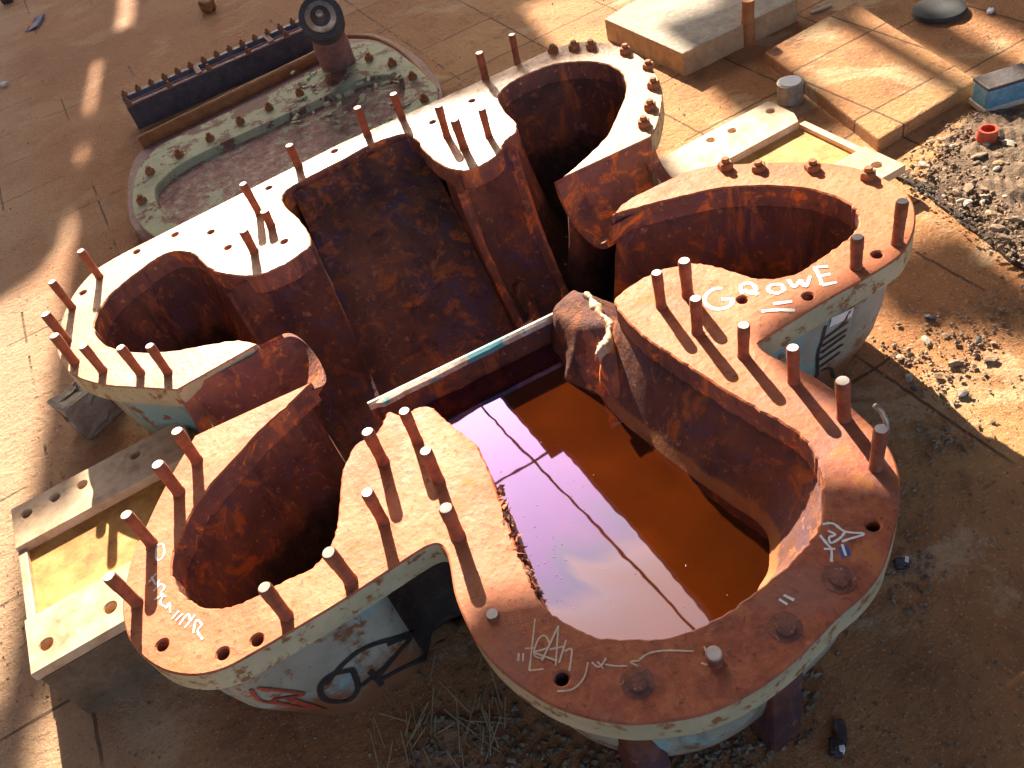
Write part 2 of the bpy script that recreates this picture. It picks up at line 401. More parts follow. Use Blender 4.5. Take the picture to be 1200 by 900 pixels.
# ------------------------------------------------------------------ flange outlines (metres)
F = lambda pts: [G(x, y, ZF)[:2] for x, y in pts]
A_out = [(207,457),(157,454),(127,452),(100,446),(80,436),(69,420),(66,402),(70,380),(80,355),(94,334),(113,315),(143,297),(400,167),(647,57),(677,49),(707,50),(733,57),(753,68),(768,85),(776,105),(775,127),(770,147),(763,160)]
A_in = [(660,207),(683,187),(710,160),(724,133),(733,110),(732,90),(720,79),(700,73),(677,72),(650,75),(627,83),(607,92),(592,102),(584,114),(591,130),(604,143),(604,155),(593,164),(582,182),(557,197),(540,200),(517,193),(497,177),(487,163),(472,157),(433,170),(400,188),(357,210),(333,226),(333,240),(347,253),(360,270),(364,287),(352,297),(333,310),(307,321),(283,323),(260,320),(243,313),(233,303),(222,296),(203,295),(185,302),(160,320),(135,340),(118,360),(110,380),(114,396),(130,407),(157,412),(187,412),(217,408),(250,402),(280,398),(302,403)]
B_out = [(228,510),(202,553),(186,583),(171,615),(157,645),(147,680),(143,710),(147,738),(156,757),(172,774),(193,786),(217,791),(240,790),(267,782),(300,764),(333,745),(400,705),(483,651),(505,639),(516,639),(523,648),(527,663),(533,697),(546,730),(563,760),(587,786),(613,807),(647,827),(683,840),(717,847),(750,849),(800,843),(833,835),(867,820),(900,800),(933,774),(957,750),(983,723),(1013,697),(1033,670),(1043,643),(1050,617),(1054,593),(1055,563),(1045,530),(1024,501),(1002,480),(981,459),(942,434),(907,418),(894,410),(890,404),(896,397),(967,353),(1013,327),(1053,301),(1067,281),(1073,260),(1071,240),(1060,223),(1033,207),(1007,197),(973,191),(940,189),(900,190),(860,192),(833,194),(817,197),(800,202)]
B_in = [(767,218),(733,236),(717,253),(733,247),(770,237),(800,230),(833,222),(873,218),(917,218),(950,222),(980,231),(1000,243),(1007,257),(1000,273),(980,289),(960,303),(940,316),(917,324),(890,326),(867,320),(840,312),(817,308),(800,310),(773,316),(750,327),(727,343),(720,353),(730,370),(753,393),(780,412),(800,425),(833,446),(883,477),(917,495),(940,511),(954,530),(962,550),(964,573),(964,598),(960,617),(947,637),(927,658),(897,684),(867,707),(833,728),(800,742),(767,748),(733,748),(707,747),(683,740),(660,728),(640,713),(630,698),(622,681),(613,661),(604,637),(597,617),(590,598),(583,578),(577,560),(567,537),(557,520),(540,506),(523,493),(510,480),(497,475),(485,479),(472,486),(455,482),(449,493),(440,507),(417,520),(407,537),(401,553),(398,575),(396,600),(393,622),(382,647),(360,668),(333,680),(307,694),(283,706),(260,712),(240,712),(223,704),(210,691),(202,673),(203,650),(213,627),(225,600),(240,577),(273,540),(310,500),(340,473),(365,448)]
A_o = cat(F(A_out), 5, corners={0, 11, 12, 13, 22}); A_i = cat(F(A_in), 5, corners={0, len(A_in)-1})
B_o = cat(F(B_out), 5, corners={0, len(B_out)-1}); B_i = cat(F(B_in), 5, corners={0, 2, len(B_in)-1})
def rough_edge(pts, amp):
    out = []
    for i, p in enumerate(pts):
        out.append(np.array(p) + rng.normal(0, amp, 2) if 2 < i < len(pts)-3 else np.array(p))
    return out
A_i, B_i = rough_edge(A_i, .0012), rough_edge(B_i, .0012)
A_poly = A_o + A_i; B_poly = B_o + B_i
cas_loc = Vector((.5, 1.75, 0))
casing = thing('pump_casing', cas_loc, 'huge rusty lower half of a pump casing with lobed flange and upright studs', 'pump casing')
hA = [(160,295),(205,275),(247,272),(267,290),(333,283),(315,220),(392,177),(553,118),(507,143),(97,343)]
hB = [(870,351),(947,347),(1028,298),(190,756),(261,766),(301,750),(658,795),(1023,615)]
TH = .05 * S
def circ(px, r=.0125): return [(*G(x, y, ZF)[:2], r) for x, y in px]
fa = plate('flange', A_poly, [], ZF, TH, MS, casing, .0035, [MS, ME, MR2], circ(hA, .011), len(A_o))
fb = plate('flange', B_poly, [], ZF, TH, MSW, casing, .0035, [MSW, ME, MR2], circ(hB), len(B_o))

# ------------------------------------------------------------------ point tests
def inside(px, py, poly):
    P = np.array([p[:2] for p in poly]); x1, y1 = P[:, 0], P[:, 1]; x2, y2 = np.roll(x1, -1), np.roll(y1, -1)
    c = np.zeros(px.shape, bool)
    for a, b, c2, d in zip(x1, y1, x2, y2):
        if b == d: continue
        c ^= ((b > py) != (d > py)) & (px < (c2 - a) * (py - b) / (d - b) + a)
    return c
def dist(px, py, pts, closed=False):
    P = np.array([p[:2] for p in pts]); D = np.full(px.shape, 1e9)
    n = len(P) if closed else len(P) - 1
    for i in range(n):
        a, b = P[i], P[(i+1) % len(P)]; ab = b - a; l2 = ab @ ab + 1e-12
        t = np.clip(((px - a[0]) * ab[0] + (py - a[1]) * ab[1]) / l2, 0, 1)
        D = np.minimum(D, np.hypot(px - a[0] - t * ab[0], py - a[1] - t * ab[1]))
    return D
OUT = A_o + B_o[::1]        # outer loop: A from left trench round the back to right trench, B is walked back
OUT = A_o + B_o[::-1]
# ------------------------------------------------------------------ casing body (outer hull)
def resample(pts, n):
    P = np.array([p[:2] for p in pts]); P = np.vstack([P, P[:1]]); s = np.r_[0, np.cumsum(np.hypot(*np.diff(P, axis=0).T))]
    t = np.linspace(0, s[-1], n, endpoint=False)
    return np.stack([np.interp(t, s, P[:, 0]), np.interp(t, s, P[:, 1])], 1)
def inset(P, d):
    P = P.copy(); st = max(1, int(d / .008))
    for _ in range(st):
        T = np.roll(P, -2, 0) - np.roll(P, 2, 0); N = np.stack([-T[:, 1], T[:, 0]], 1); N /= np.linalg.norm(N, axis=1)[:, None] + 1e-9
        P = P + N * d / st * sgn
        P = (np.roll(P, 1, 0) + 2 * P + np.roll(P, -1, 0)) / 4
    return P
O0 = resample(OUT, 420)
ar = np.sum(O0[:, 0] * np.roll(O0[:, 1], -1) - np.roll(O0[:, 0], -1) * O0[:, 1]); sgn = 1 if ar > 0 else -1
lv = [(ZF - TH + .002, .035), (ZF - .10, .037), (ZF - .16, .041), (ZF - .23, .048), (ZF - .30, .060), (ZF - .36, .080), (ZF - .40, .098), (-.02, .11)]
rc = G(507, 662, ZF)[:2]; wc0 = G(430, 690, ZF)[:2]
wrec = lambda q: min(1, 1.35 * math.exp(-(np.hypot(*(q - rc)) / .10) ** 4))
V, Fc = [], []
for z, d in lv:
    ins = inset(O0, d); in0 = inset(O0, .035)
    for p, p1, p0 in zip(ins, in0, O0):
        fk = .9 * min(1, 1.3 * math.exp(-(np.hypot(*(p0 - wc0)) / .24) ** 4)); p = p * (1 - fk) + p1 * fk
        V.append((*(p + (p - p0) / (np.linalg.norm(p - p0) + 1e-6) * .075 * wrec(p0)), z))
n = len(O0)
for i in range(len(lv) - 1):
    for k in range(n):
        q = (i*n+k, i*n+(k+1) % n, (i+1)*n+(k+1) % n, (i+1)*n+k)
        Fc.append(q if sgn < 0 else q[::-1])
body = link('hull', V, Fc, MB, casing, True); body.data.materials.append(M_shade_kerb)
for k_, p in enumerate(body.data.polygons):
    if wrec(O0[k_ % n]) > .45 and k_ // n > 0: p.material_index = 1  # recess faces blackened to stand in for its deep shade
# thin under flange soffit ring
soff = plate('soffit', [tuple(p) for p in O0], [], ZF - TH - .0005, .006, ME, casing, .0005) if False else None

# ------------------------------------------------------------------ inner chambers (height field under the flange)
h = .011
gx = np.arange(-.66, 1.5, h); gy = np.arange(.46, 2.9, h)
X, Y = np.meshgrid(gx, gy, indexing='ij')
inA, inB, inO = inside(X, Y, A_poly), inside(X, Y, B_poly), inside(X, Y, OUT)
D = np.minimum(dist(X, Y, A_i), dist(X, Y, B_i))
U = lambda a: a * S
b0 = lambda y: -.035 + .0 * y
def lin(y, ya, xa, yb, xb): return xa + (y - ya) * (xb - xa) / (yb - ya)
b0 = lambda y: lin(y, 1.72, -.05, 1.25, -.012)
b1 = lambda y: lin(y, 1.65, .163, 1.10, .085)
b2 = lambda y: lin(y, 1.65, .515, 1.08, .435)
b3 = lambda y: lin(y, 1.68, .695, 1.03, .545)
xu, yu = X / S, Y / S
DEP = np.full(X.shape, .37); WID = np.full(X.shape, .11)
l5 = (yu < 1.215) & (xu > .085) & (xu < .67)
l3m = (xu > .545) & (yu > .86)
l5 &= ~l3m
DEP[l5] = .31; WID[l5] = .25
l5n = l5 & ((xu < .27) | ((yu < .60) & (xu < .40)))
WID[l5n] = .03
du = D / S
t = np.clip(du / WID, 0, 1)
prof = np.where(l5, 1 - (1 - t) ** 2.0, 1 - (1 - t) ** 2.6)
lump = np.zeros(X.shape)
for i in range(60):
    cx, cy, r = rng.uniform(-.5, 1.4), rng.uniform(.6, 2.7), rng.uniform(.03, .12)
    lump += rng.uniform(-.012, .012) * np.exp(-((X-cx)**2 + (Y-cy)**2) / r**2)
Z = ZF - TH * .85 - (DEP * S - TH * .85) * prof + lump * t
Z[inA | inB | ~inO] = ZF - TH * .85
mid = (xu > b0(yu) + .008) & (xu < b3(yu) - .008) & (yu < 1.66) & (yu > 1.06) & ~((xu < .1) & (yu < 1.22))
barr = (xu > b1(yu)) & (xu < b2(yu)) & (yu > 1.215) & (yu < 1.93)
Z[(mid & ~l5) | barr] = ZF - .47 * S
free = ~(inA | inB | ~inO)
for _ in range(5):
    Zs = Z.copy(); Zs[1:-1, 1:-1] = (Z[1:-1, 1:-1] * 2 + Z[:-2, 1:-1] + Z[2:, 1:-1] + Z[1:-1, :-2] + Z[1:-1, 2:]) / 6
    m_ = free & (D > .016); Z[m_] = Zs[m_]
ok = ~(inA | inB | ~inO) | (D < .022)
reg = np.where(yu > 1.335, np.where(xu < .34, 0, 1), np.where(xu < .09, 2, np.where(l3m | (xu > .67), 3, 4)))
names = ['chamber'] * 5
for r in range(5):
    idx = -np.ones(X.shape, int); vv, ff = [], []
    for i in range(X.shape[0] - 1):
        for j in range(X.shape[1] - 1):
            if reg[i, j] != r: continue
            cs = ((i, j), (i+1, j), (i+1, j+1), (i, j+1))
            if not all(ok[c] for c in cs): continue
            f = []
            for c in cs:
                if idx[c] < 0: idx[c] = len(vv); vv.append((X[c], Y[c], Z[c]))
                f.append(idx[c])
            ff.append(tuple(f))
    o = link('chamber', vv, ff, MRT if r == 4 else MRC, casing, True)

# ------------------------------------------------------------------ seal rings and main bore
def arc_patch(name, xa, xb, prof_yz, nu, raised, m, skirt=True, seed=0):
    """strip swept along a y-z profile between the x limits xa(y) and xb(y)"""
    rr = np.random.default_rng(seed); v, f = [], []
    nv = len(prof_yz)
    P = np.array(prof_yz)
    T = np.gradient(P, axis=0); N = np.stack([-T[:, 1], T[:, 0]], 1); N /= np.linalg.norm(N, axis=1)[:, None]
    N[N[:, 1] < 0] *= 1
    if N[nv // 2, 1] < 0: N = -N
    for i in range(nu + 1):
        u = i / nu
        for j in range(nv):
            y, z = P[j] + N[j] * (raised(u, j / (nv-1)) + rr.normal(0, .0012))
            x = xa(P[j][0]) + (xb(P[j][0]) - xa(P[j][0])) * u
            v.append((U(x), U(y), ZF + U(z)))
    for i in range(nu):
        for j in range(nv - 1):
            f.append((i*nv+j, (i+1)*nv+j, (i+1)*nv+j+1, i*nv+j+1))
    if skirt:
        for i in (0, nu):
            o = len(v)
            for j in range(nv): q = v[i*nv+j]; v.append((q[0], q[1], min(q[2] - .02, ZF - U(.46))))
            for j in range(nv - 1): f.append((i*nv+j, i*nv+j+1, o+j+1, o+j))
        o = len(v)
        for i in range(nu + 1): q = v[i*nv+nv-1]; v.append((q[0], q[1] - .004, ZF - U(.46)))
        for i in range(nu): f.append((i*nv+nv-1, (i+1)*nv+nv-1, o+i+1, o+i))
    ob = link(name, v, f, m, casing, True)
    smoothby(ob, 38)
    bm = bmesh.new(); bm.from_mesh(ob.data); bmesh.ops.recalc_face_normals(bm, faces=bm.faces); bm.to_mesh(ob.data); bm.free()
    return ob
def circle(yc, R_, a0, a1, n): return [(yc + R_ * math.cos(a), -R_ * .93 * math.sin(a) - .006) for a in np.linspace(a0, a1, n)]
def ridgeL(u, v): return .016 * math.exp(-((u - .02) / .05) ** 2) + .014 * math.exp(-((u - .985) / .025) ** 2)
def ridgeR(u, v):
    r = .034 * math.exp(-((u - .06) / .06) ** 2) * (1 if .12 < v < .62 else .55)
    r += .030 * math.exp(-((u - .33) / .07) ** 2) * (1 if .30 < v < .55 else 0)
    r += .022 * math.exp(-((u - .93) / .06) ** 2)
    return r
arc_patch('seal_ring', b0, b1, circle(1.345, .315, .02, math.pi * .80, 46), 26, ridgeL, MR3, True, 1)
rpf = circle(1.345, .315, .02, math.pi * .5, 34) + [tuple(q) for q in cat([(1.335, -.299), (1.29, -.293), (1.24, -.277), (1.18, -.246), (1.13, -.215), (1.09, -.20), (1.06, -.20), (1.03, -.225), (1.01, -.27), (.99, -.33)], 4)]
NR = len(rpf) - 1
arc_patch('seal_ring', b2, b3, rpf, 40, ridgeR, MR3, True, 2)
ringR = [o for o in casing.children if o.name.startswith('seal_ring')][-1]
ringR.data.materials.append(MR2)
for p in ringR.data.polygons[:40 * NR]:
    u = (p.index // NR + .5) / 40; vv_ = (p.index % NR) / NR
    wob = .02 * math.sin(vv_ * 23) + .012 * math.sin(vv_ * 57)
    if (u < .13 + wob and .03 < vv_ < .75) or u > .84 + wob or (abs(u - .33) < .08 + wob and .30 < vv_ < .56): p.material_index = 1
# rusty shoulder beside the outlet with a worn bright crest
cpath = np.array(cat([G(x, y, ZF - U(.065))[:2] for x, y in ((688,343), (699,360), (714,382), (711,399), (696,413))], 6))
sx_ = np.arange(U(.40), U(.64), .007); sy_ = np.arange(U(.78), U(1.26), .007)
SX, SY = np.meshgrid(sx_, sy_, indexing='ij'); SD = dist(SX, SY, cpath) / S
nz_ = rng.normal(0, 1, SX.shape)
for _ in range(4): nz_ = (nz_ + np.roll(nz_, 1, 0) + np.roll(nz_, -1, 0) + np.roll(nz_, 1, 1) + np.roll(nz_, -1, 1)) / 5
ux, uy = SX / S, SY / S
o_ = np.argsort(cpath[:, 1]); xc_ = np.interp(uy, cpath[o_, 1] / S, cpath[o_, 0] / S)
base_ = -.175 + 1.15 * (ux - .447) + .62 * (uy - 1.045) + .012 * np.sin((ux - .44) * 30)
base_ = base_ - 2.2 * np.maximum(uy - 1.165, 0) - 4.0 * np.maximum(uy - 1.195, 0) - 1.0 * np.maximum(.90 - uy, 0)
base_ = base_ - 3.2 * np.maximum(.487 - ux, 0) * np.clip((uy - 1.09) / .06, 0, 1)
zl_ = np.minimum(base_, -.066 - .25 * SD); zr_ = -.066 - 1.2 * SD
SZ = ZF + S * np.where(ux < xc_, zl_, zr_)
for _ in range(3): SZ[1:-1, 1:-1] = (SZ[1:-1, 1:-1] * 2 + SZ[:-2, 1:-1] + SZ[2:, 1:-1] + SZ[1:-1, :-2] + SZ[1:-1, 2:]) / 6
SZ += nz_ * .0045
vv, ff, idx = [], [], -np.ones(SX.shape, int)
for a_ in range(SX.shape[0] - 1):
    for b_ in range(SX.shape[1] - 1):
        cs = ((a_, b_), (a_+1, b_), (a_+1, b_+1), (a_, b_+1))
        if min(SZ[c] for c in cs) < ZF - U(.29): continue
        f = []
        for c in cs:
            if idx[c] < 0: idx[c] = len(vv); vv.append((SX[c], SY[c], SZ[c]))
            f.append(idx[c])
        ff.append(tuple(f))
o = link('shoulder', vv, ff, MR3, casing, True); o.data.materials.append(MR2)
for p in o.data.polygons:
    if p.center.y / S < 1.06 + .025 * math.sin(p.center.x * 60) + .02 * math.sin(p.center.x * 133) and p.center.y / S > .90 + .02 * math.sin(p.center.x * 70): p.material_index = 1
v, f = [], []
cq = np.cumsum(np.r_[0, np.hypot(*np.diff(cpath, axis=0).T)]); tq = np.linspace(0, cq[-1], 70)
cpath = np.stack([np.interp(tq, cq, cpath[:, 0]), np.interp(tq, cq, cpath[:, 1])], 1); NC = 70
smn = lambda n_, am: np.interp(np.linspace(0, 1, 70), np.linspace(0, 1, n_), rng.normal(0, am, n_))
wv, zv, ov = smn(10, .003), smn(9, .004), smn(12, .003)
for k in range(NC):
    t_ = cpath[min(k+1, NC-1)] - cpath[max(k-1, 0)]; t_ = t_ / np.linalg.norm(t_); m_ = np.array((-t_[1], t_[0]))
    wd = max(.0015, .005 + wv[k] * 1.1 + .002 * math.sin(k * .09)) + rng.uniform(0, .0025); zt = ZF - U(.064) + zv[k] * .6 + rng.normal(0, .0005)
    for o_, z_ in ((-wd - .004, -.03), (-wd, -.004), (0, .002), (wd, -.003), (wd + .004, -.03)): v.append((*(cpath[k] + m_ * (o_ + ov[k] + rng.normal(0, .0008))), zt + z_))
for k in range(NC - 1):
    for q in range(4): f.append((k*5+q, k*5+q+1, (k+1)*5+q+1, (k+1)*5+q))
o = link('worn_crest', v, f, M_pad, casing, True)
bm = bmesh.new(); bm.from_mesh(o.data); bmesh.ops.recalc_face_normals(bm, faces=bm.faces); bm.to_mesh(o.data); bm.free()
# main bore
bp = cat([(1.914, -.008), (1.903, -.055), (1.86, -.085), (1.78, -.115), (1.66, -.18), (1.52, -.272), (1.42, -.325), (1.33, -.345), (1.265, -.315), (1.23, -.22), (1.212, -.112)], 6)
arc_patch('main_bore', lambda y: b1(y) + .001, lambda y: b2(y) - .001, bp, 40, lambda u, v: .006 * math.sin(u * 19 + v * 5) * math.sin(v * 11), MR, True, 3)
# lip of the bore above the outlet
xl0, xl1, yl0, yl1 = .086, .492, 1.222, 1.188
zl = ZF - U(.100)
A0, A1 = np.array((U(xl0), U(yl0))), np.array((U(xl1), U(yl1)))
nrm = np.array((-(A1 - A0)[1], (A1 - A0)[0])); nrm /= np.linalg.norm(nrm)
v, f = [], []
NL = 30
for i in range(NL + 1):
    u = i / NL; p = A0 + (A1 - A0) * u; wd = U(.011) * (1 - .72 * u) * (1 + .10 * math.sin(u * 23) + .05 * math.sin(u * 61)) + .002
    if u < .04: wd *= .4
    for q, z in ((p - nrm * wd, zl - .004), (p, zl), (p + nrm * .006, zl), (p + nrm * .006, zl - .02), (p - nrm * wd, zl - .02)): v.append((q[0], q[1], z))
for i in range(NL):
    for k in range(5): f.append((i*5+k, i*5+(k+1) % 5, (i+1)*5+(k+1) % 5, (i+1)*5+k))
f += [(0, 1, 2, 3, 4), tuple(range(NL*5, NL*5+5))]
lip = link('bore_lip', v, f, MT, casing)
# front wall under the lip
v, f = [], []
for i in range(NL + 1):
    u = i / NL; p = A0 + (A1 - A0) * u
    for zz, off in ((zl - .012, .002), (zl - .04, .004 + .004 * math.sin(u * 17)), (zl - .09, .006), (ZF - U(.44), .008)):
        q = p + nrm * off; v.append((q[0], q[1], zz))
for i in range(NL):
    for k in range(3): f.append((i*4+k, (i+1)*4+k, (i+1)*4+k+1, i*4+k+1))
link('lip_wall', v, f, MR, casing, True)

# ------------------------------------------------------------------ shaft troughs
def trough(cx0, cx1, yc0, yc1, r, end_plate, m, far_side, bulge=0):
    v, f = [], []; nu, nv = 24, 20
    for i in range(nu + 1):
        u = i / nu; x = cx0 + (cx1 - cx0) * u
        yc = yc0 + (yc1 - yc0) * u
        rr = r(u)
        for j in range(nv + 1):
            a = math.pi * j / nv
            v.append((U(x + bulge * u ** 6 * math.sin(a) ** .6), U(yc + rr * math.cos(a)), ZF - U(.012 + rr * .92 * math.sin(a) * (1 - (.75 if bulge else 0) * u ** 10))))
    for i in range(nu):
        for j in range(nv): f.append((i*(nv+1)+j, i*(nv+1)+j+1, (i+1)*(nv+1)+j+1, (i+1)*(nv+1)+j))
    # outer skin a little larger so the shell has thickness
    o = len(v)
    for i in range(nu + 1):
        u = i / nu; x = cx0 + (cx1 - cx0) * u; yc = yc0 + (yc1 - yc0) * u; rr = r(u) + .014
        for j in range(nv + 1):
            a = math.pi * j / nv; v.append((U(x + bulge * u ** 6 * math.sin(a) ** .6), U(yc + rr * math.cos(a)), ZF - U(.012 + rr * .92 * math.sin(a) * (1 - (.75 if bulge else 0) * u ** 10))))
    for i in range(nu):
        for j in range(nv): f.append((o+i*(nv+1)+j, o+(i+1)*(nv+1)+j, o+(i+1)*(nv+1)+j+1, o+i*(nv+1)+j+1))
    for i in (0, nu):
        for j in range(nv): f.append((i*(nv+1)+j, i*(nv+1)+j+1, o+i*(nv+1)+j+1, o+i*(nv+1)+j))
    ob = link('shaft_trough', v, f, m, casing, True); smoothby(ob, 45)
    return ob
def step_r(a, b, at): return lambda u: a if u < at else b
trough(-.215, .012, 1.334, 1.328, lambda u: .0775 if u < .72 else .084, 0, MR2, 1, .036)
trough(.672, .915, 1.345, 1.345, lambda u: .098 if u < .3 else (.095 if u < .5 else .086), 0, MR2, 1)

# ------------------------------------------------------------------ studs, nuts, bolts
def lathe(prof, seg=14):
    v, f = [], []
    for r, z in prof:
        for k in range(seg): a = 2*math.pi*k/seg; v.append((r*math.cos(a), r*math.sin(a), z))
    for i in range(len(prof)-1):
        for k in range(seg): f.append((i*seg+k, i*seg+(k+1) % seg, (i+1)*seg+(k+1) % seg, (i+1)*seg+k))
    f.append(tuple(range((len(prof)-1)*seg, len(prof)*seg)))
    f.append(tuple(range(seg))[::-1])
    return v, f
def shared(name, geo, m, ang=35):
    me = bpy.data.meshes.new(name); me.from_pydata([tuple(q) for q in geo[0]], [], geo[1]); me.materials.append(m); me.update()
    for p in me.polygons: p.use_smooth = True
    me.set_sharp_from_angle(angle=math.radians(ang)); return me
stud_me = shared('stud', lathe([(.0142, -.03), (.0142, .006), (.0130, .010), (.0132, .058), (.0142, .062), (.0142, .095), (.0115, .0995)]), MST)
nut_geo = Acc(); nut_geo.add(*lathe([(.021, -.002), (.021, .014), (.017, .018)], 6)); nut_geo.add(*lathe([(.0105, .017), (.0105, .027), (.009, .029)], 12))
nut_me = shared('nut', (nut_geo.v, nut_geo.f), simple('rust brown nut', [(.16, .05, .02), (.30, .11, .04), (.40, .19, .08)], .8, 40, .3, .002), 30)
stub_me = shared('bolt_end', lathe([(.0125, -.02), (.0125, .006), (.011, .009)]), MST)
plug_me = shared('plugged_bolt', lathe([(.028, -.002), (.028, .0015), (.017, .002), (.017, .007), (.010, .009)], 16), MR2, 30)
def put(me, x, y, sc=1.0, parent=None, zz=ZF, tilt=.03):
    o = bpy.data.objects.new(me.name, me); C.objects.link(o)
    p = G(x, y, zz); o.location = tuple(p)
    o.rotation_euler = (random.gauss(0, tilt), random.gauss(0, tilt), random.uniform(0, 6.28)); k_ = random.uniform(.88, 1.06) if me is stud_me else 1
    o.scale = (k_, k_, sc * (random.uniform(1.0, 1.12) if me is stud_me else 1))
    o.parent = parent or casing; o.matrix_parent_inverse = Matrix.Translation(-(parent or casing).location)
    return o
studs = [(117,325,1),(85,361,1),(79,400,1.05),(88,425,1),(121,435,.95),(165,438,.95),(197,437,1),(304,250,1.05),(318,265,.55),(298,295,.75),(350,195,.8),(431,159,1),(471,138,.85),(524,160,1),(544,174,.95),(573,160,.95),(569,92,.95),(606,72,.95),
    (231,540,1),(210,577,1),(178,637,1),(161,707,1),(336,722,.95),(411,680,1),(449,541,1),(489,517,1),(514,563,1),(449,611,1),(537,628,.9),
    (775,359,1),(806,346,1),(817,389,.9),(871,417,.9),(930,447,.95),(989,490,1),(1026,548,1.1),(1051,285,1.05),(1003,313,.8)]
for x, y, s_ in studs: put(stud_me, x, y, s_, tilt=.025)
for x, y in [(648,60),(673,57),(693,56),(733,62),(760,79),(766,102),(762,127),(755,147),(850,197),(889,198),(952,198),(1017,208)]: put(nut_me, x, y, random.uniform(.8, 1.1))
put(stub_me, 578, 722, 1.0); put(plug_me, 983, 678, 1); put(plug_me, 920, 735, 1); put(stud_me, 838, 775, .28); put(plug_me, 747, 800, 1.1)

# ------------------------------------------------------------------ paint and scratches on flange and hull
def ribbon(acc, pts, wd, z=ZF + .0009):
    pts = [np.array(p[:2]) for p in pts]
    if len(pts) > 2: pts = cat(pts, 5)
    L_, R_ = [], []
    for i, p in enumerate(pts):
        t = pts[min(i+1, len(pts)-1)] - pts[max(i-1, 0)]; t = t / (np.linalg.norm(t) + 1e-9); nn = np.array((-t[1], t[0]))
        k = wd / 2 * random.uniform(.75, 1.2)
        L_.append((*(p + nn*k), z)); R_.append((*(p - nn*k), z))
    n = len(pts); acc.add(L_ + R_, [(i, n+i, n+i+1, i+1) for i in range(n-1)])
def marks(name, strokes, zoom, ox, oy, wd, m, label=None):
    a = Acc()
    for i, s_ in enumerate(strokes): ribbon(a, F([(ox + x / zoom, oy + y / zoom) for x, y in s_]), wd, ZF + .0008 + .00012 * (i % 7))
    o = a.build(name, m, casing)
    if label: o['label'] = label
marks('painted_letters', [[(200,205),(150,213),(112,250),(122,290),(172,310),(232,297),(250,262),(195,262)], [(300,235),(292,195),(335,180),(368,205),(345,232),(310,212)], [(345,215),(378,238)],
    [(435,192),(490,187),(507,215),(470,232),(432,218),(435,192)], [(530,162),(560,198),(592,165)], [(592,165),(618,198),(640,145)], [(655,103),(730,97)], [(665,103),(685,145),(700,190)], [(682,146),(742,134)], [(700,190),(775,176)],
    [(455,285),(550,272)], [(395,322),(475,315),(565,318)]], 4.286, 800, 290, .0095, M_white, 'white sprayed letters')
marks('scratched_tag', [[(165,112),(150,250),(135,382)], [(135,382),(208,374)], [(112,268),(165,264)], [(160,285),(238,258),(218,202),(182,220),(160,300),(212,322)], [(160,290),(280,332)], [(200,332),(287,150)], [(287,150),(272,358)], [(240,272),(322,255)], [(327,222),(290,342)], [(318,282),(356,274),(343,384)],
    [(80,292),(78,335)], [(104,292),(102,335)], [(440,340),(420,420),(360,480),(280,490)], [(460,340),(500,365),(535,318)], [(490,335),(520,372)], [(530,350),(580,358),(642,358)], [(712,330),(662,338),(700,362),(660,382)], [(708,326),(760,292),(850,278),(990,282)], [(1045,258),(1062,300),(1062,350),(1030,342)]], 4.444, 590, 700, .0032, M_cream, 'scratched pale tag with an arrow')
marks('white_tag', [[(470,82),(540,77),(620,130),(745,145),(650,178),(600,195)], [(620,130),(590,170),(530,205),(515,170),(555,150),(508,125)], [(455,155),(500,210),(530,250),(530,330)], [(480,245),(555,245)], [(600,215),(625,290)]], 5.62, 880, 600, .0045, M_white, 'small white painted sign')
marks('paint_dashes', [[(185,575),(240,610)], [(215,548),(285,582)]], 5.62, 880, 600, .005, M_white)
a = Acc(); q = F([(880+570/5.62, 600+235/5.62), (880+640/5.62, 600+220/5.62), (880+662/5.62, 600+285/5.62), (880+600/5.62, 600+308/5.62)])
a.add([(*p, ZF + .0005) for p in q], [(0, 1, 2, 3)]); a.build('blue_patch', M_bluep, casing)
marks('painted_loop', [[(150,125),(200,115),(208,190),(175,232),(150,220),(152,130)]], 6.43, 160, 620, .0042, M_white)
marks('painted_name', [[(95,400),(150,335)], [(115,360),(150,420),(172,385)], [(130,470),(180,418),(215,440),(185,482),(222,512)], [(135,535),(200,500),(180,560),(232,592)], [(225,600),(250,558),(256,632)], [(268,680),(322,618)], [(300,690),(352,640)], [(322,722),(390,640),(405,700)], [(365,745),(440,650)], [(430,785),(450,690),(492,720),(462,770),(500,832)]], 6.43, 160, 620, .0042, M_white, 'white scrawled name')
dg = bpy.context.evaluated_depsgraph_get()
bvh = BVHTree.FromPolygons([Vector(v_) for v_ in V], Fc)
camp = Vector((0, 0, ZC))
def onhull(name, strokes, zoom, ox, oy, wd, m, label=None):
    acc = Acc()
    for s_ in strokes:
        pts = cat(s_, 6) if len(s_) > 2 else [np.array(s_[0], float) + (np.array(s_[1], float) - np.array(s_[0], float)) * k / 6 for k in range(7)]
        Lq, Rq = [], []; hits = []
        for p in pts:
            loc, nn, _, _ = bvh.ray_cast(camp, ray(ox + p[0] / zoom, oy + p[1] / zoom))
            if loc is None: continue
            if nn.dot(camp - loc) < 0: nn = -nn
            hits.append((loc, nn))
        for i, (p, nn) in enumerate(hits):
            tt = (hits[min(i+1, len(hits)-1)][0] - hits[max(i-1, 0)][0]).normalized(); sidev = nn.cross(tt)
            Lq.append(p + sidev * wd / 2 + nn * .003); Rq.append(p - sidev * wd / 2 + nn * .003)
        n = len(hits)
        if n > 1: acc.add(Lq + Rq, [(i, n+i, n+i+1, i+1) for i in range(n-1)])
    o = acc.build(name, m, casing)
    if label: o['label'] = label
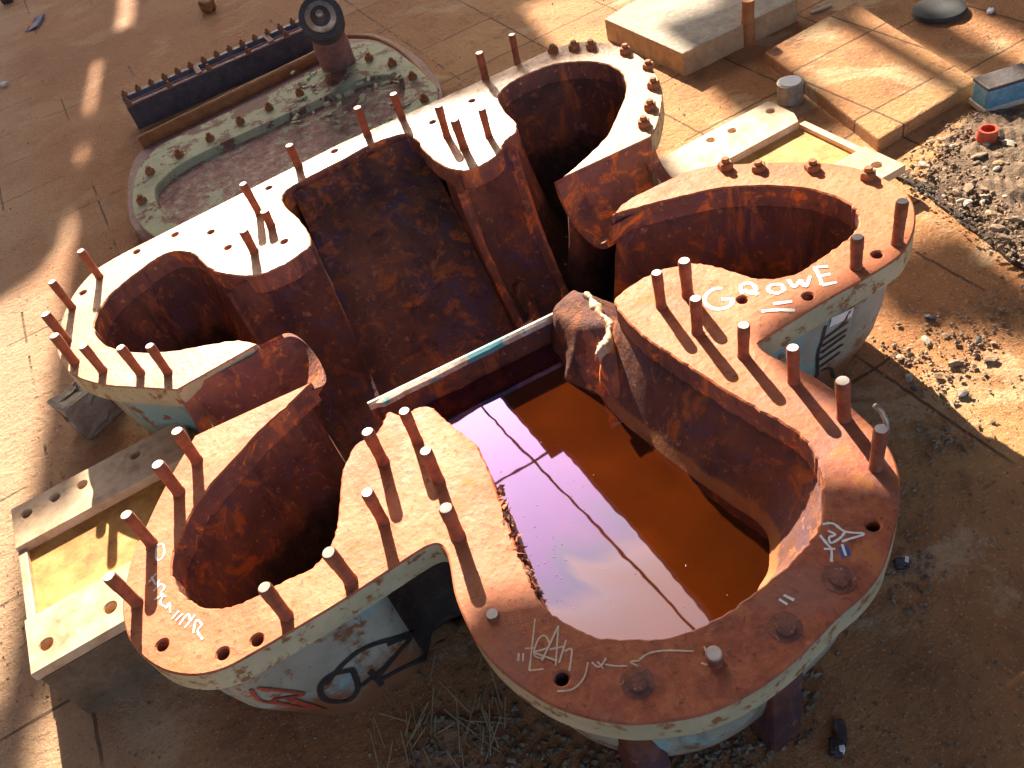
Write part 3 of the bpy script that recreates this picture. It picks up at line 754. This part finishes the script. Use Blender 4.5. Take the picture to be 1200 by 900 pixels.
onhull('graffiti', [[(640,392),(565,410),(532,450),(552,490),(622,490),(652,450),(636,395)], [(548,440),(620,360),(700,312),(830,280)], [(690,395),(730,442)], [(660,445),(720,400),(765,355)], [(745,312),(822,285),(770,350),(715,425),(800,385),(895,343)], [(680,522),(735,495)]], 2.727, 180, 640, .014, M_black, 'black sprayed letters')
onhull('graffiti', [[(330,450),(480,470),(380,490),(500,515),(420,480),(552,520)], [(310,455),(340,490),(400,500)]], 2.727, 180, 640, .010, M_redp, 'red sprayed scribble')
onhull('graffiti', [[(410,370),(600,232)], [(402,420),(592,292)], [(395,470),(582,335)], [(382,522),(562,402)], [(390,572),(542,462)], [(432,262),(402,380),(372,480),(370,650)], [(560,250),(640,100)], [(500,700),(470,590),(400,600)]], 6.43, 900, 340, .009, M_black, 'black striped scrawl')
onhull('paint_patch', [[(465,240),(540,205),(632,160)]], 6.43, 900, 340, .030, M_white)

# ------------------------------------------------------------------ bearing brackets on both shaft ends
def gz(pts, z): return [tuple(G(x, y, z)[:2]) for x, y in pts]
zb = ZF - .15 * S
br = bevelled('bearing_bracket', *prism([(U(-.618), U(1.10)), (U(-.29), U(1.10)), (U(-.24), U(1.20)), (U(-.24), U(1.52)), (U(-.618), U(1.52))], zb - .075, zb - .028), M_web, casing, .004)
bevelled('bracket_arm', *prism([(U(-.34), U(1.28)), (U(-.20), U(1.28)), (U(-.20), U(1.515)), (U(-.34), U(1.515))], zb - .11, zb - .038), M_web, br, .004)
br['label'] = 'sunlit ochre bearing bracket beside the left trough'
xL = lambda px, py: G(px, py, zb)[:2]
yA = G(15, 645, zb)[1]; yN = G(37, 722, zb)[1]; x0 = U(-.622)
y_top, y_bot = U(1.52), G(33, 793, zb)[1]
p1 = plate('mounting_pad', [(x0, yA), (U(-.25), yA), (U(-.25), y_top), (x0, y_top)], [], zb, .03, M_pad, br, .003, None, [(*xL(*q), .014) for q in ((31,602),(64,583),(96,568),(158,533))])
p2 = plate('mounting_pad', [(x0, y_bot), (U(-.285), y_bot), (U(-.24), yN), (x0, yN)], [], zb, .03, M_pad, br, .003, None, [(*xL(*q), .0155) for q in ((54,755),(129,712))])
bevelled('ledge', *prism([(x0, yN), (x0 + .022, yN), (x0 + .022, yA), (x0, yA)], zb - .03, zb - .012), M_pad, br, .003)
for (sx, sy) in ((-.56, 1.14), (-.56, 1.46)):
    pass
bevelled('bracket_base', *prism([(U(-.6205), U(1.0965)), (U(-.29), U(1.0965)), (U(-.24), U(1.20)), (U(-.24), U(1.515)), (U(-.6205), U(1.515))], -.01, zb - .036), simple('brown grimy concrete', [(.10, .06, .035), (.18, .11, .065), (.26, .17, .10)], .9, 14, .5, .01), br, .006)
zr = ZF - .26 * S
brr = None
ye = G(1003, 173, zr)
cA = gz([(760,192),(800,170),(900,118),(918,121),(928,130),(942,137),(832,194),(800,212)], zr)
xa0, ya0 = G(900, 118, zr)[:2]; xa1, ya1 = G(1062, 193, zr)[:2]
yI = G(942, 139, zr)[1]; yI2 = G(1012, 172, zr)[1]; xr = (xa0 + xa1) / 2
xin = G(800, 190, zr)[0] - .15
brr = bevelled('bearing_bracket', *prism([(xin + .08, yI2 - .03), (xr - .006, yI2 - .03), (xr - .006, yI + .03), (xin + .08, yI + .03)], zr - .045, zr - .028), M_web, casing, .003)
brr['label'] = 'orange bearing bracket beside the right trough'
plate('mounting_pad', [(xin, yI), (xr - .03, yI), (xr - .012, yI + .03), (xr, yI + .055), (xr, ya0), (xin, ya0)], [], zr, .03, M_pad, brr, .003, None, [(*G(*q, zr)[:2], .015) for q in ((903,130),(858,153),(833,164))])
plate('mounting_pad', [(xr - .24, ya1), (xr, ya1), (xr, yI2), (xr - .24, yI2)], [], zr, .03, M_pad, brr, .003, None, [(*G(1028, 193, zr)[:2], .0165)])
bevelled('ledge', *prism([(xr - .028, yI2), (xr - .001, yI2), (xr - .001, yI), (xr - .028, yI)], zr - .028, zr - .010), M_pad, brr, .003)
bevelled('bracket_base', *prism([(xin + .1, yI2 + .0), (xr - .02, yI2), (xr - .02, ya0 - .02), (xin + .1, ya0 - .02)], -.005, zr - .046), M_conc, brr, .004)
# feet under the outlet lobe
for (ax, ay), (bx, by) in ((((755, 846)), (775, 900)), ((930, 778), (945, 800))):
    p = G(ax, ay, ZF - TH); p = np.array([p[0], p[1] + .05, 0])
    bevelled('foot', *prism([(p[0] - .035, p[1] - .04), (p[0] + .035, p[1] - .04), (p[0] + .04, p[1] + .03), (p[0] - .04, p[1] + .03)], -.01, ZF - TH - .002), MR3, casing, .008, 2)

# ------------------------------------------------------------------ rainwater in the outlet
zw = ZF - .17 * S
i0 = B_in.index((727,343)); i1 = B_in.index((497,475))
wp = [tuple(p) for p in cat(F(B_in[i0:i1]), 5)]
wp = [(U(.50), U(1.186))] + [q for q in wp if q[1] < U(1.15)] + [(U(.09), U(1.221))]
wc = np.mean(np.array(wp), 0); wp = [tuple(wc + (np.array(q) - wc) * ((1.10 if q[0] < wc[0] else 1.03) if q[1] < U(1.14) else 1.0)) for q in wp]
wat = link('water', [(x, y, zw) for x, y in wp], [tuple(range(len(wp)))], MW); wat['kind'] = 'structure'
if wat.data.polygons[0].normal.z < 0: wat.data.flip_normals()

# ------------------------------------------------------------------ ground
gx = np.unique(np.r_[np.linspace(-60, -3, 14), np.arange(-3, -.7, .08), np.arange(-.7, 1.6, .025), np.arange(1.6, 6, .08), np.linspace(6, 60, 14)])
gy = np.unique(np.r_[np.linspace(-60, -1, 14), np.arange(-1, .4, .08), np.arange(.4, 3, .025), np.arange(3, 10, .08), np.linspace(10, 90, 16)])
X, Y = np.meshgrid(gx, gy, indexing='ij')
core = inside(X, Y, [tuple(p) for p in inset(O0, .14)])
Z = rng.normal(0, .0012, X.shape)
for i in range(90):
    cx, cy, r = rng.uniform(-2, 5), rng.uniform(0, 9), rng.uniform(.1, .5); Z += rng.uniform(-.006, .006) * np.exp(-((X-cx)**2 + (Y-cy)**2) / r**2)
far = (X < -3) | (X > 6) | (Y < -1) | (Y > 10); Z[far] = 0
Z[core] = -.28
ni, nj = X.shape
vv = [(X[i, j], Y[i, j], Z[i, j]) for i in range(ni) for j in range(nj)]
ff = [(i*nj+j, (i+1)*nj+j, (i+1)*nj+j+1, i*nj+j+1) for i in range(ni-1) for j in range(nj-1)]
g = link('ground', vv, ff, MG, None, True); g['kind'] = 'structure'

# ------------------------------------------------------------------ unseen panels overhead, cut to the shapes of the shade they throw
sv = np.array((math.cos(AZ), math.sin(AZ))); nv_ = np.array((sv[1], -sv[0]))
shade_roof = bpy.data.objects.new('shade_roof', None); C.objects.link(shade_roof); shade_roof['kind'] = 'structure'
def panel(pqs, z=6.0, th=.14):
    k = (z - ZF) / math.tan(EL)
    poly = [tuple(p * nv_ + (q + k) * sv) for p, q in pqs]
    v, f = prism(poly, z, z + th); return link('shade_panel', v, f, M_roof, shade_roof)
def rect(p0, p1, q0, q1, z): panel([(p0, q0), (p1, q0), (p1, q1), (p0, q1)], z)
rect(-1.385, -1.275, .5, 2.28, 6.0)
panel([(-1.385, 2.27), (-1.06, 2.30), (-1.05, 2.75), (-1.05, 7), (-1.385, 7)], 6.2)
rect(-1.20, .985, 2.97, 8.0, 6.4)
panel([(-1.43, 4.62), (-1.5, 4.42), (-1.69, 4.27), (-2.2, 3.95), (-4.5, 2.5), (-4.5, 9), (-1.43, 9)], 6.0)
panel([(-1.44, 4.9), (-1.385, 4.75), (-1.385, 5.1), (-1.44, 5.3)], 6.1)
panel([(-1.44, 5.6), (-1.385, 5.5), (-1.385, 5.7), (-1.44, 5.9)], 6.1)
rect(-1.6, -1.3, 6.75, 9, 6.15)
rect(1.36, 1.66, 3.36, 4.05, 6.0)
rect(1.95, 2.05, 3.02, 5, 6.2)
rect(2.14, 2.33, 2.3, 5, 6.0)
rect(2.44, 5.0, 1.7, 5, 6.2)
rect(1.66, 2.5, 3.93, 6.5, 6.4)
rect(.97, 1.4, 5.35, 7, 6.3)
panel([(1.20, 2.42), (1.37, 2.29), (1.43, 2.19), (1.47, 2.08), (1.57, 1.9), (1.57, 2.50), (1.20, 2.52)], 6.0)
panel([(-.32, .70), (-.11, .89), (.02, .85), (.25, .87), (.55, .87), (.70, .775), (.735, .97), (.65, 1.17), (.63, 1.26), (.72, 1.30), (.84, 1.31), (1.0, 1.33), (1.12, 1.38), (1.22, 1.47), (3.2, 1.47), (3.2, .42), (-.32, .42)], 3.3, .08)  # low unseen panel, invented to shade the outlet rim and near floor
rect(-.4, 3.4, -1.2, .62, 6.1)
rect(-1.0, -.3, -1, .85, 6.3); rect(-4, -1.27, -1, 2.10, 6.15)
def level(x0_, x1_, y0_, y1_, z, th=.14):
    v, f = prism([(x0_, y0_), (x1_, y0_), (x1_, y1_), (x0_, y1_)], z, z + th); link('shade_panel', v, f, M_roof, shade_roof)
level(2.17, 7.5, 2.2, 7.6, 6.0)         # what the water mirrors on its right
level(1.0, 7.5, 7.25, 7.75, 6.0)
M_plaster = simple('ochre plaster', [(.26, .15, .08), (.36, .22, .12), (.45, .30, .18)], .95, 2, .3, .02)
level(-9, 7.5, -2.9, 2.2, 6.02); rect(-9, -4.4, -2, 9, 6.05); rect(4.9, 10, -2, 9, 6.05); rect(-9, 9, 8.9, 16, 6.25); level(-9, .75, 2.2, 8.6, 6.03); level(2.0, 2.3, 6.0, 7.4, 6.01); level(1.0, 9, 7.7, 8.6, 6.04)  # added overhead to cut the sky fill, one strip mirrored in the water
def wall(x0_, x1_, y0_, y1_, z1):
    v, f = prism([(x0_, y0_), (x1_, y0_), (x1_, y1_), (x0_, y1_)], -.05, z1); link('wall', v, f, M_plaster, shade_roof)
wall(-9.3, -9, -7, 16, 6); wall(9, 9.3, -7, 9, 6)  # unseen side walls, added to cut sky fill and bounce warm light
def bar(p, q, z, wd=.05):
    v, f = tube_geo([(p[0], p[1], z), (q[0], q[1], z)], wd, 4); link('roof_beam', v, f, M_roof, shade_roof)
bar((1.98, 3.0), (1.70, 7.3), 6.0, .015); bar((.4, 5.95), (2.2, 6.0), 6.0, .013)

# ------------------------------------------------------------------ green cover behind
def gp(pts, z): return [G(x, y, z)[:2] for x, y in pts]
zc = .13
co_out = cat(gp([(155,228),(160,202),(177,179),(217,155),(383,76),(410,52),(443,50),(477,69),(500,90),(513,108),(500,150),(420,190),(300,245),(215,285),(178,275),(158,253)], zc), 4, True)
co_in = cat(gp([(181,222),(197,204),(218,189),(253,171),(310,145),(383,112),(425,92),(462,88),(474,104),(455,140),(330,205),(230,258),(206,262),(187,246)], zc), 4, True)
cov = thing('pump_cover', tuple(G(330, 160, 0)), 'pale green flaking lid with a bolted rim lying behind the casing', 'cover')
plate('rim', co_out, [co_in], zc, .05, MC, cov, .004, [MC, M_plum])
plate('panel', [np.array(p) * .999 + np.array(G(330, 160, zc)[:2]) * .001 for p in co_out], [], zc - .035, .06, mat_panel(), cov, .004)
und = cat(gp([(148,236),(151,200),(167,172),(210,143),(381,60),(410,40),(445,40),(482,60),(507,84),(518,110),(500,155),(420,195),(300,250),(215,290),(173,280),(153,262)], zc - .07), 4, True)
plate('lower_rim', und, [], zc - .075, .05, M_plum, cov, .004)
for x, y in [(167,237),(177,203),(211,183),(247,164),(282,144),(316,128),(352,111),(387,96),(433,70),(460,76),(484,92),(498,118)]: 
    o = put(nut_me, x, y, 1.2, cov, zc, .05)
for k in range(14):      # grit and loose bits on the broken right end
    x, y = random.uniform(405, 480), random.uniform(75, 125)
    p = G(x, y, zc)
a = Acc()
for k in range(60):
    x, y = random.uniform(340, 478), random.uniform(85, 150); p = G(x, y, zc + .002)
    a.add(*box_geo(p, random.uniform(.015, .05), random.uniform(.01, .03), random.uniform(.004, .014), Matrix.Rotation(random.uniform(0, 3), 3, 'Z') @ Matrix.Rotation(random.uniform(-.4, .4), 3, 'X')))
o = a.build('scale_flakes', MC, cov); o['kind'] = 'stuff'

# rack of two beams beyond the cover
zk = .15
rk = thing('steel_rack', tuple(G(250, 85, 0)), 'blue black bolted steel channel lying behind the green lid', 'steel beam')
P0, P1 = G(145, 120, zk), G(366, 24, zk)
dirv = Vector(tuple(P1 - P0)).normalized(); sid = Vector((dirv.y, -dirv.x, 0)); Ln = (Vector(tuple(P1)) - Vector(tuple(P0))).length
rot = Matrix((dirv, -sid, Vector((0, 0, 1)))).transposed()
mid_ = (Vector(tuple(P0)) + Vector(tuple(P1))) / 2
def beam(name, off, w_, z0, z1, m, ext=0, par=rk):
    c = mid_ + sid * off; c.z = (z0 + z1) / 2
    v, f = box_geo(c, Ln + ext, w_, z1 - z0, rot); return bevelled(name, v, f, m, par, .004)
beam('channel_web', 0, .12, .02, zk - .03, M_bluebeam)
beam('channel_flange', .055, .028, .02, zk - .01, M_dark); beam('channel_strip', .052, .032, zk - .009, zk, M_plum); beam('channel_flange', -.055, .028, .02, zk + .008, M_bluebeam)
beam('channel_rib', .0, .012, zk - .03, zk - .004, M_plum)
for k in range(15):
    t_ = -.48 + .96 * k / 14
    for off in (.055, -.055):
        if off > 0 and k % 3: continue
        c = mid_ + dirv * Ln * t_ + sid * off
        o = bpy.data.objects.new('bolt', nut_me); C.objects.link(o); o.location = (c.x, c.y, zk + (.008 if off < 0 else 0)); o.scale = (.75, .75, 1)
        o.parent = rk; o.matrix_parent_inverse = Matrix.Translation(-rk.location)
for t_ in (-.12, .26): 
    c = mid_ + dirv * Ln * t_; c.z = zk
    v, f = box_geo(c, .03, .13, .02, rot); bevelled('cross_tie', v, f, M_plum, rk, .003)
zq = .07
v, f = tube_geo([G(165, 168, zq), G(270, 117, zq), G(378, 64, zq)], [.035, .036, .035], 12)
tag(link('rusty_bar', v, f, M_bar, None, True), 'long orange rusty bar between the bolted channel and the green lid', 'bar')
# round ended post
pt = thing('cylinder_post', tuple(G(402, 84, .1)), 'dark cylinder with a round capped end standing at the end of the bolted channel', 'cylinder')
top, bot = Vector(tuple(G(377, 23, .42))), Vector(tuple(G(400, 84, .06)))
ax = (top - bot).normalized()
face = (Vector((0, 0, ZC)) - top).normalized()
v, f = tube_geo([bot, bot + (top - bot) * .55, bot + (top - bot) * .62, top], [.085, .085, .078, .082], 20)
o = link('barrel', v, f, M_plum, pt, True); smoothby(o, 40)
fn = (face * .6 + ax * .8).normalized()
v, f = tube_geo([top - fn * .05, top + fn * .03], [.098, .098], 24); o = link('end_cap', v, f, M_dark, pt, True); smoothby(o, 40)
v, f = tube_geo([top + fn * .03, top + fn * .045], [.072, .066], 20); o2 = link('cap_ring', v, f, M_tin, o, True)
v, f = tube_geo([top + fn * .045, top + fn * .06], [.045, .042], 16); o3 = link('cap_disc', v, f, M_dark, o, True)
v, f = tube_geo([top + fn * .06, top + fn * .085], [.018, .016], 10); o3 = link('hub', v, f, M_tin, o, True)
# thin curved rod along the lid's far edge
rod = cat([(405,43),(440,45),(470,60),(495,85),(512,106)], 5)
v, f = tube_geo([G(x, y, .10) for x, y in rod], .011, 8); tag(link('bent_rod', v, f, M_bar, None, True), 'thin bent rusty rod curving round the right end of the green lid', 'rod')

# ------------------------------------------------------------------ plinths upper right
zs = .10
pl = [tuple(G(x, y, zs)[:2]) for x, y in ((708,22),(800,63),(935,-2),(830,-52))]
v, f = prism(pl, -.01, zs); o = bevelled('concrete_plinth', v, f, M_conc2, None, .006, 2, 0); o.data.materials.append(M_conc)
for p in o.data.polygons: p.material_index = 0 if p.normal.z > .5 else 1
_ = 0; tag(o, 'raised grey concrete slab at the top beyond the lobed flange', 'concrete slab')
zs2 = .05
pl = [tuple(G(x, y, zs2)[:2]) for x, y in ((896,60),(1030,163),(1145,94),(1002,2))]
v, f = prism(pl, -.01, zs2); o = bevelled('concrete_plinth', v, f, MG, None, .008, 2, 0); tag(o, 'low dusty concrete step crossed by bands of sunlight', 'concrete slab')
v, f = tube_geo([G(877, 52, 0) - np.array((0, 0, .01)), G(877, 52, 0) + np.array((0, 0, .10)), G(877, 52, 0) + np.array((0, 0, .105)), G(877, 52, 0) + np.array((0.004, 0, .19))], [.03, .03, .026, .026], 12)
o = link('pipe_stub', v, f, M_bar, None, True); smoothby(o, 40); tag(o, 'short upright rusty pipe stub beside the grey slab', 'pipe')
# tin, blue box, rubber disc, cap
def lathe_at(prof, p, seg=18, tilt=None):
    v, f = lathe(prof, seg); mt = Matrix.Translation(Vector(tuple(p))) @ ((tilt or Matrix.Identity(3)).to_4x4())
    return [mt @ Vector(q) for q in v], f
p = G(926, 118, 0)
can = thing('tin_can', tuple(p), 'crushed pale tin can on the floor beside the concrete step', 'tin can')
v, f = lathe_at([(.046, .0), (.05, .004), (.047, .03), (.049, .045), (.046, .06), (.050, .078), (.044, .080)], p, 16); 
o = link('can', v, f, M_tin, can, True); smoothby(o, 35)
v, f = lathe_at([(.040, .078), (.040, .083), (.030, .082)], p, 14); link('lid', v, f, M_white, can)
p = G(1172, 122, .0)
bx = thing('plastic_box', tuple(p), 'faded blue plastic box lying on rubble at the right edge', 'plastic box')
ro = Matrix.Rotation(math.radians(-18), 3, 'Z')
v, f = box_geo(p + np.array((0, 0, .05)), .17, .09, .09, ro); bevelled('box', v, f, M_blue, bx, .012)
v, f = box_geo(p + np.array((.0, .0, .10)), .175, .095, .012, ro); bevelled('lid', v, f, M_dark, bx, .004)
v, f = box_geo(p + np.array((.0, -.0, .018)), .178, .098, .02, ro); bevelled('band', v, f, M_cream, bx, .004)
p = G(1100, 15, .0)
v, f = lathe_at([(.085, 0), (.105, .008), (.10, .022), (.07, .03), (.02, .027)], p, 24); o = link('rubber_disc', v, f, M_rub, None, True); smoothby(o, 40); tag(o, 'black rubber disc lying flat near the top right corner', 'rubber disc')
p = G(1155, 168, .02)
v, f = lathe_at([(.028, 0), (.032, .02), (.03, .055), (.022, .055), (.02, .02)], p, 16); o = link('red_cup', v, f, M_red, None, True); smoothby(o, 40); tag(o, 'small red plastic cup standing in the rubble', 'cup')
# scraps
def scrap(x, y, m, label, sx, sy, sz, name='scrap', cat_='scrap', z=0):
    p = G(x, y, z); v, f = box_geo(p + np.array((0, 0, sz / 2)), sx, sy, sz, Matrix.Rotation(random.uniform(0, 3), 3, 'Z') @ Matrix.Rotation(random.uniform(-.2, .2), 3, 'X'))
    o = bevelled(name, v, f, m, None, min(sx, sy, sz) * .25, 2, min(sx, sy) * .06, 2); tag(o, label, cat_)
scrap(1056, 663, M_dark, 'small black and white scrap beside the rusty outlet flange', .03, .02, .02)
scrap(1061, 661, M_white, 'white fleck next to the black scrap by the outlet flange', .014, .008, .022)
scrap(985, 860, M_dark, 'dark flat scrap on the floor below the outlet flange', .05, .02, .01)
scrap(980, 880, M_dark, 'dark crumpled scrap near the bottom edge of the floor', .03, .026, .024)
scrap(985, 883, M_white, 'white chip lying by the dark crumpled scrap', .012, .01, .03)
scrap(6, 100, M_white, 'white chip on the brown floor at the upper left edge', .04, .03, .02)
scrap(42, 28, simple('blue stain', [(.08, .10, .22), (.12, .14, .28), (.2, .16, .2)], .8), 'faded blue rag on the floor in the top left corner', .24, .09, .008, 'rag', 'rag')
scrap(246, 12, M_bar, 'small rusty block with feet beyond the bolted channel', .09, .08, .07, 'rusty_block', 'block')
scrap(10, 2, M_dark, 'dark lump at the very top left corner', .08, .07, .05, 'lump')
scrap(1160, 14, M_white, 'white fleck beyond the black rubber disc', .03, .02, .01)
scrap(962, 12, M_cream, 'pale stick lying between the slabs', .10, .014, .012, 'stick', 'stick')
# grey stone under the left lobe
p = G(122, 492, 0)
v, f = box_geo(p + np.array((0, 0, .08)), .17, .11, .16, Matrix.Rotation(.5, 3, 'Z')); o = bevelled('stone_block', v, f, M_conc2, None, .02, 2, .008, 2); tag(o, 'broken grey stone block under the left lobe of the flange', 'stone')
# bent wire on the stud by the outlet
p = G(1027, 545, ZF)
wr = [p + np.array(q) for q in ((0, 0, .085), (.016, 0, .09), (.022, .01, .10), (.02, .02, .118), (.012, .03, .132))]
v, f = tube_geo(wr, .005, 8); tag(link('bent_wire', v, f, M_tin, None, True), 'bent grey wire hooked over the stud at the right of the outlet', 'wire')
# kerb strip at the rubble
k0, k1 = G(1062, 214, 0), G(1215, 327, 0)
d_ = (k1 - k0) / np.linalg.norm(k1 - k0); n_ = np.array((-d_[1], d_[0], 0))
lp_, rp_ = [], []
for q in range(25):
    c_ = k0 - d_ * .15 + d_ * (np.linalg.norm(k1 - k0) + .7) * q / 24
    lp_.append(tuple((c_ + n_ * (rng.normal(0, .004)))[:2])); rp_.append(tuple((c_ + n_ * (.028 + rng.normal(0, .008)))[:2]))
v, f = prism(lp_ + rp_[::-1], -.01, .009)
o = bevelled('kerb', v, f, M_shade_kerb, None, 0); o['kind'] = 'structure'

# ------------------------------------------------------------------ rubble
def rock(name, c, s_, m=M_stone, parent=None):
    bm = bmesh.new(); bmesh.ops.create_icosphere(bm, subdivisions=1, radius=1)
    sc = (s_ * random.uniform(.7, 1.8), s_ * random.uniform(.6, 1.1), s_ * random.uniform(.25, .6)); r_ = Matrix.Rotation(random.uniform(0, 6), 3, 'Z') @ Matrix.Rotation(random.uniform(-.5, .5), 3, 'X')
    for q in bm.verts:
        q.co = Vector((q.co.x * sc[0], q.co.y * sc[1], q.co.z * sc[2])) * random.uniform(.78, 1.2); q.co = r_ @ q.co + Vector(tuple(c))
    me = bpy.data.meshes.new(name); bm.to_mesh(me); bm.free(); me.materials.append(m)
    o = bpy.data.objects.new(name, me); C.objects.link(o); return o
for k in range(46):
    x, y = random.uniform(1075, 1200), random.uniform(150, 290)
    if (y - 150) < (1110 - x) * .6 or y > 215 + (x - 1062) * .62: continue
    s_ = random.uniform(.007, .022)
    o = rock('rubble_stone', G(x, y, s_ * .4 + .032), s_, random.choice([M_stone, M_stone, M_conc2, M_conc]))
    tag(o, 'broken stone in the rubble heap beyond the right bracket', 'stone', 'stones in the rubble heap')
for x, y in [(1048,405),(1054,418),(1065,443),(1072,455),(1100,440),(1120,425),(1147,398),(1160,420),(1128,462),(1104,462),(1085,398),(1090,372)]:
    s_ = random.uniform(.008, .017); o = rock('floor_stone', G(x, y, s_ * .3), s_, random.choice([M_stone, M_conc2, M_dark]))
    tag(o, 'small stone on the sunlit broken tiles right of the casing', 'stone', 'stones on the sunlit tiles')
def chips(n, fn, smin, smax, zup=0):
    a = Acc()
    for _ in range(n):
        x, y = fn(); s_ = smin + (smax - smin) * random.random() ** 3
        p = Vector(tuple(G(x, y, s_ * .4 + zup))); rz = Matrix.Rotation(random.uniform(0, 6.3), 3, 'Z') @ Matrix.Rotation(random.gauss(0, .4), 3, 'X')
        k = [random.uniform(.6, 1.5) for _ in range(6)]
        vs = [p + rz @ Vector(q) * s_ for q in ((k[0], .2*k[3], 0), (-k[1], 0, .1), (0, k[2] * .8, .1), (.1, -k[3] * .8, 0), (.1, .1, k[4] * .6), (0, 0, -k[5] * .5))]
        a.add(vs, [(0, 2, 4), (2, 1, 4), (1, 3, 4), (3, 0, 4), (2, 0, 5), (1, 2, 5), (3, 1, 5), (0, 3, 5)])
    return a
def zone_r():
    while True:
        x, y = random.uniform(1055, 1215), random.uniform(130, 310)
        if (y - 150) > (1105 - x) * .7 and y < 218 + (x - 1062) * .7: return x, y
mx = np.linspace(1.5, 2.9, 70); my = np.linspace(.9, 2.4, 70)
vv, ff, idx = [], [], {}
hm = rng.normal(0, 1, (70, 70))
for _ in range(2): hm = (hm + np.roll(hm, 1, 0) + np.roll(hm, -1, 0) + np.roll(hm, 1, 1) + np.roll(hm, -1, 1)) / 5
zc_ = [G(x, y, 0)[:2] for x, y in ((1078, 212), (1105, 168), (1140, 128), (1215, 128), (1300, 200), (1300, 330), (1200, 300), (1120, 245))]
MX, MY = np.meshgrid(mx, my, indexing='ij'); inn_ = inside(MX, MY, zc_); dd_ = dist(MX, MY, zc_, True)
for a_ in range(70):
    for b_ in range(70): vv.append((mx[a_], my[b_], (-.02 if not inn_[a_, b_] else .004 + .035 * min(1, dd_[a_, b_] / .12) + hm[a_, b_] * .022 * min(1, dd_[a_, b_] / .05))))
ff = [(a_*70+b_, a_*70+70+b_, a_*70+71+b_, a_*70+b_+1) for a_ in range(69) for b_ in range(69) if inn_[a_, b_] or inn_[a_+1, b_] or inn_[a_, b_+1] or inn_[a_+1, b_+1]]
o = link('dirt_heap', vv, ff, simple('clumpy dirt', [(.07, .042, .028), (.17, .105, .065), (.38, .27, .18)], .95, 24, .8, .012)); o['kind'] = 'stuff'
g1 = chips(1800, zone_r, .002, .011, .03); o = g1.build('gravel', M_stone); o['kind'] = 'stuff'
def zone_t():
    t_ = random.random()
    c = random.choice([((1060, 415), 14), ((1110, 440), 26), ((1145, 400), 22), ((1110, 500), 24), ((1125, 370), 30), ((1100, 520), 18), ((1180, 350), 30)])
    return random.gauss(c[0][0], c[1]), random.gauss(c[0][1], c[1] * .6)
g2 = chips(700, zone_t, .002, .010); o = g2.build('gravel', M_stone); o['kind'] = 'stuff'
def zone_b():
    x = random.uniform(480, 960); return x, max(790, random.gauss(875 - max(0, x - 880) * .8, 35))
g3 = chips(1500, zone_b, .002, .011); o = g3.build('gravel', simple('dark grit', [(.07, .055, .04), (.16, .12, .08), (.34, .28, .2)], .9)); o['kind'] = 'stuff'
def zone_n():
    return random.gauss(1000, 45), random.gauss(740, 70)
g4 = chips(250, lambda: (random.uniform(1030, 1095), random.uniform(560, 720)), .002, .010); o = g4.build('gravel', M_stone); o['kind'] = 'stuff'
def zone_all():
    return random.uniform(-20, 1220), random.uniform(-20, 920)
g5 = chips(4500, zone_all, .0015, .0065); o = g5.build('gravel', M_stone); o['kind'] = 'stuff'
a = Acc()
for _ in range(60):
    x, y = random.gauss(520, 50), random.gauss(850, 28); p = G(x, y, random.uniform(.003, .03)); an = random.gauss(1.2, .6)
    a.add(*box_geo(p, random.uniform(.03, .11), .002, .0015, Matrix.Rotation(an, 3, 'Z') @ Matrix.Rotation(random.uniform(-.2, .2), 3, 'Y')))
o = a.build('straw', M_straw); o['kind'] = 'stuff'

a = Acc()
for _ in range(260):
    t_ = random.random(); path = [(583,572),(590,598),(597,617),(604,637),(613,661),(622,681),(630,698)]
    k = min(5, int(t_ * 6)); f_ = t_ * 6 - k; x = path[k][0] + (path[k+1][0] - path[k][0]) * f_; y = path[k][1] + (path[k+1][1] - path[k][1]) * f_
    p = Vector(tuple(G(x + random.uniform(-1, 4), y + random.gauss(0, 2), ZF - random.uniform(.0, .03)))); s_ = random.uniform(.002, .007)
    vs = [p + Vector((random.gauss(0, 1), random.gauss(0, 1), random.gauss(0, 1))) * s_ for _ in range(4)]
    a.add(vs, [(0, 1, 2), (0, 2, 3), (0, 3, 1), (1, 3, 2)])
o = a.build('rust_crumbs', MR2, casing); o['kind'] = 'stuff'
a = Acc()
for _ in range(70):
    if random.random() < .6: x, y = random.gauss(640, 30), random.gauss(640, 45)
    else: x, y = random.uniform(560, 860), random.uniform(480, 720)
    p = G(x, y, zw + .001)
    if not (U(.08) < p[0] < U(.44) and p[1] < U(1.15)): continue
    s_ = random.uniform(.0012, .004)
    a.add([p + np.array((random.uniform(-1, 1), random.uniform(-1, 1), .3 * random.random())) * s_ for _ in range(4)], [(0, 1, 2), (0, 2, 3), (0, 3, 1), (1, 3, 2)])
o = a.build('floating_grit', M_plum); o['kind'] = 'stuff'
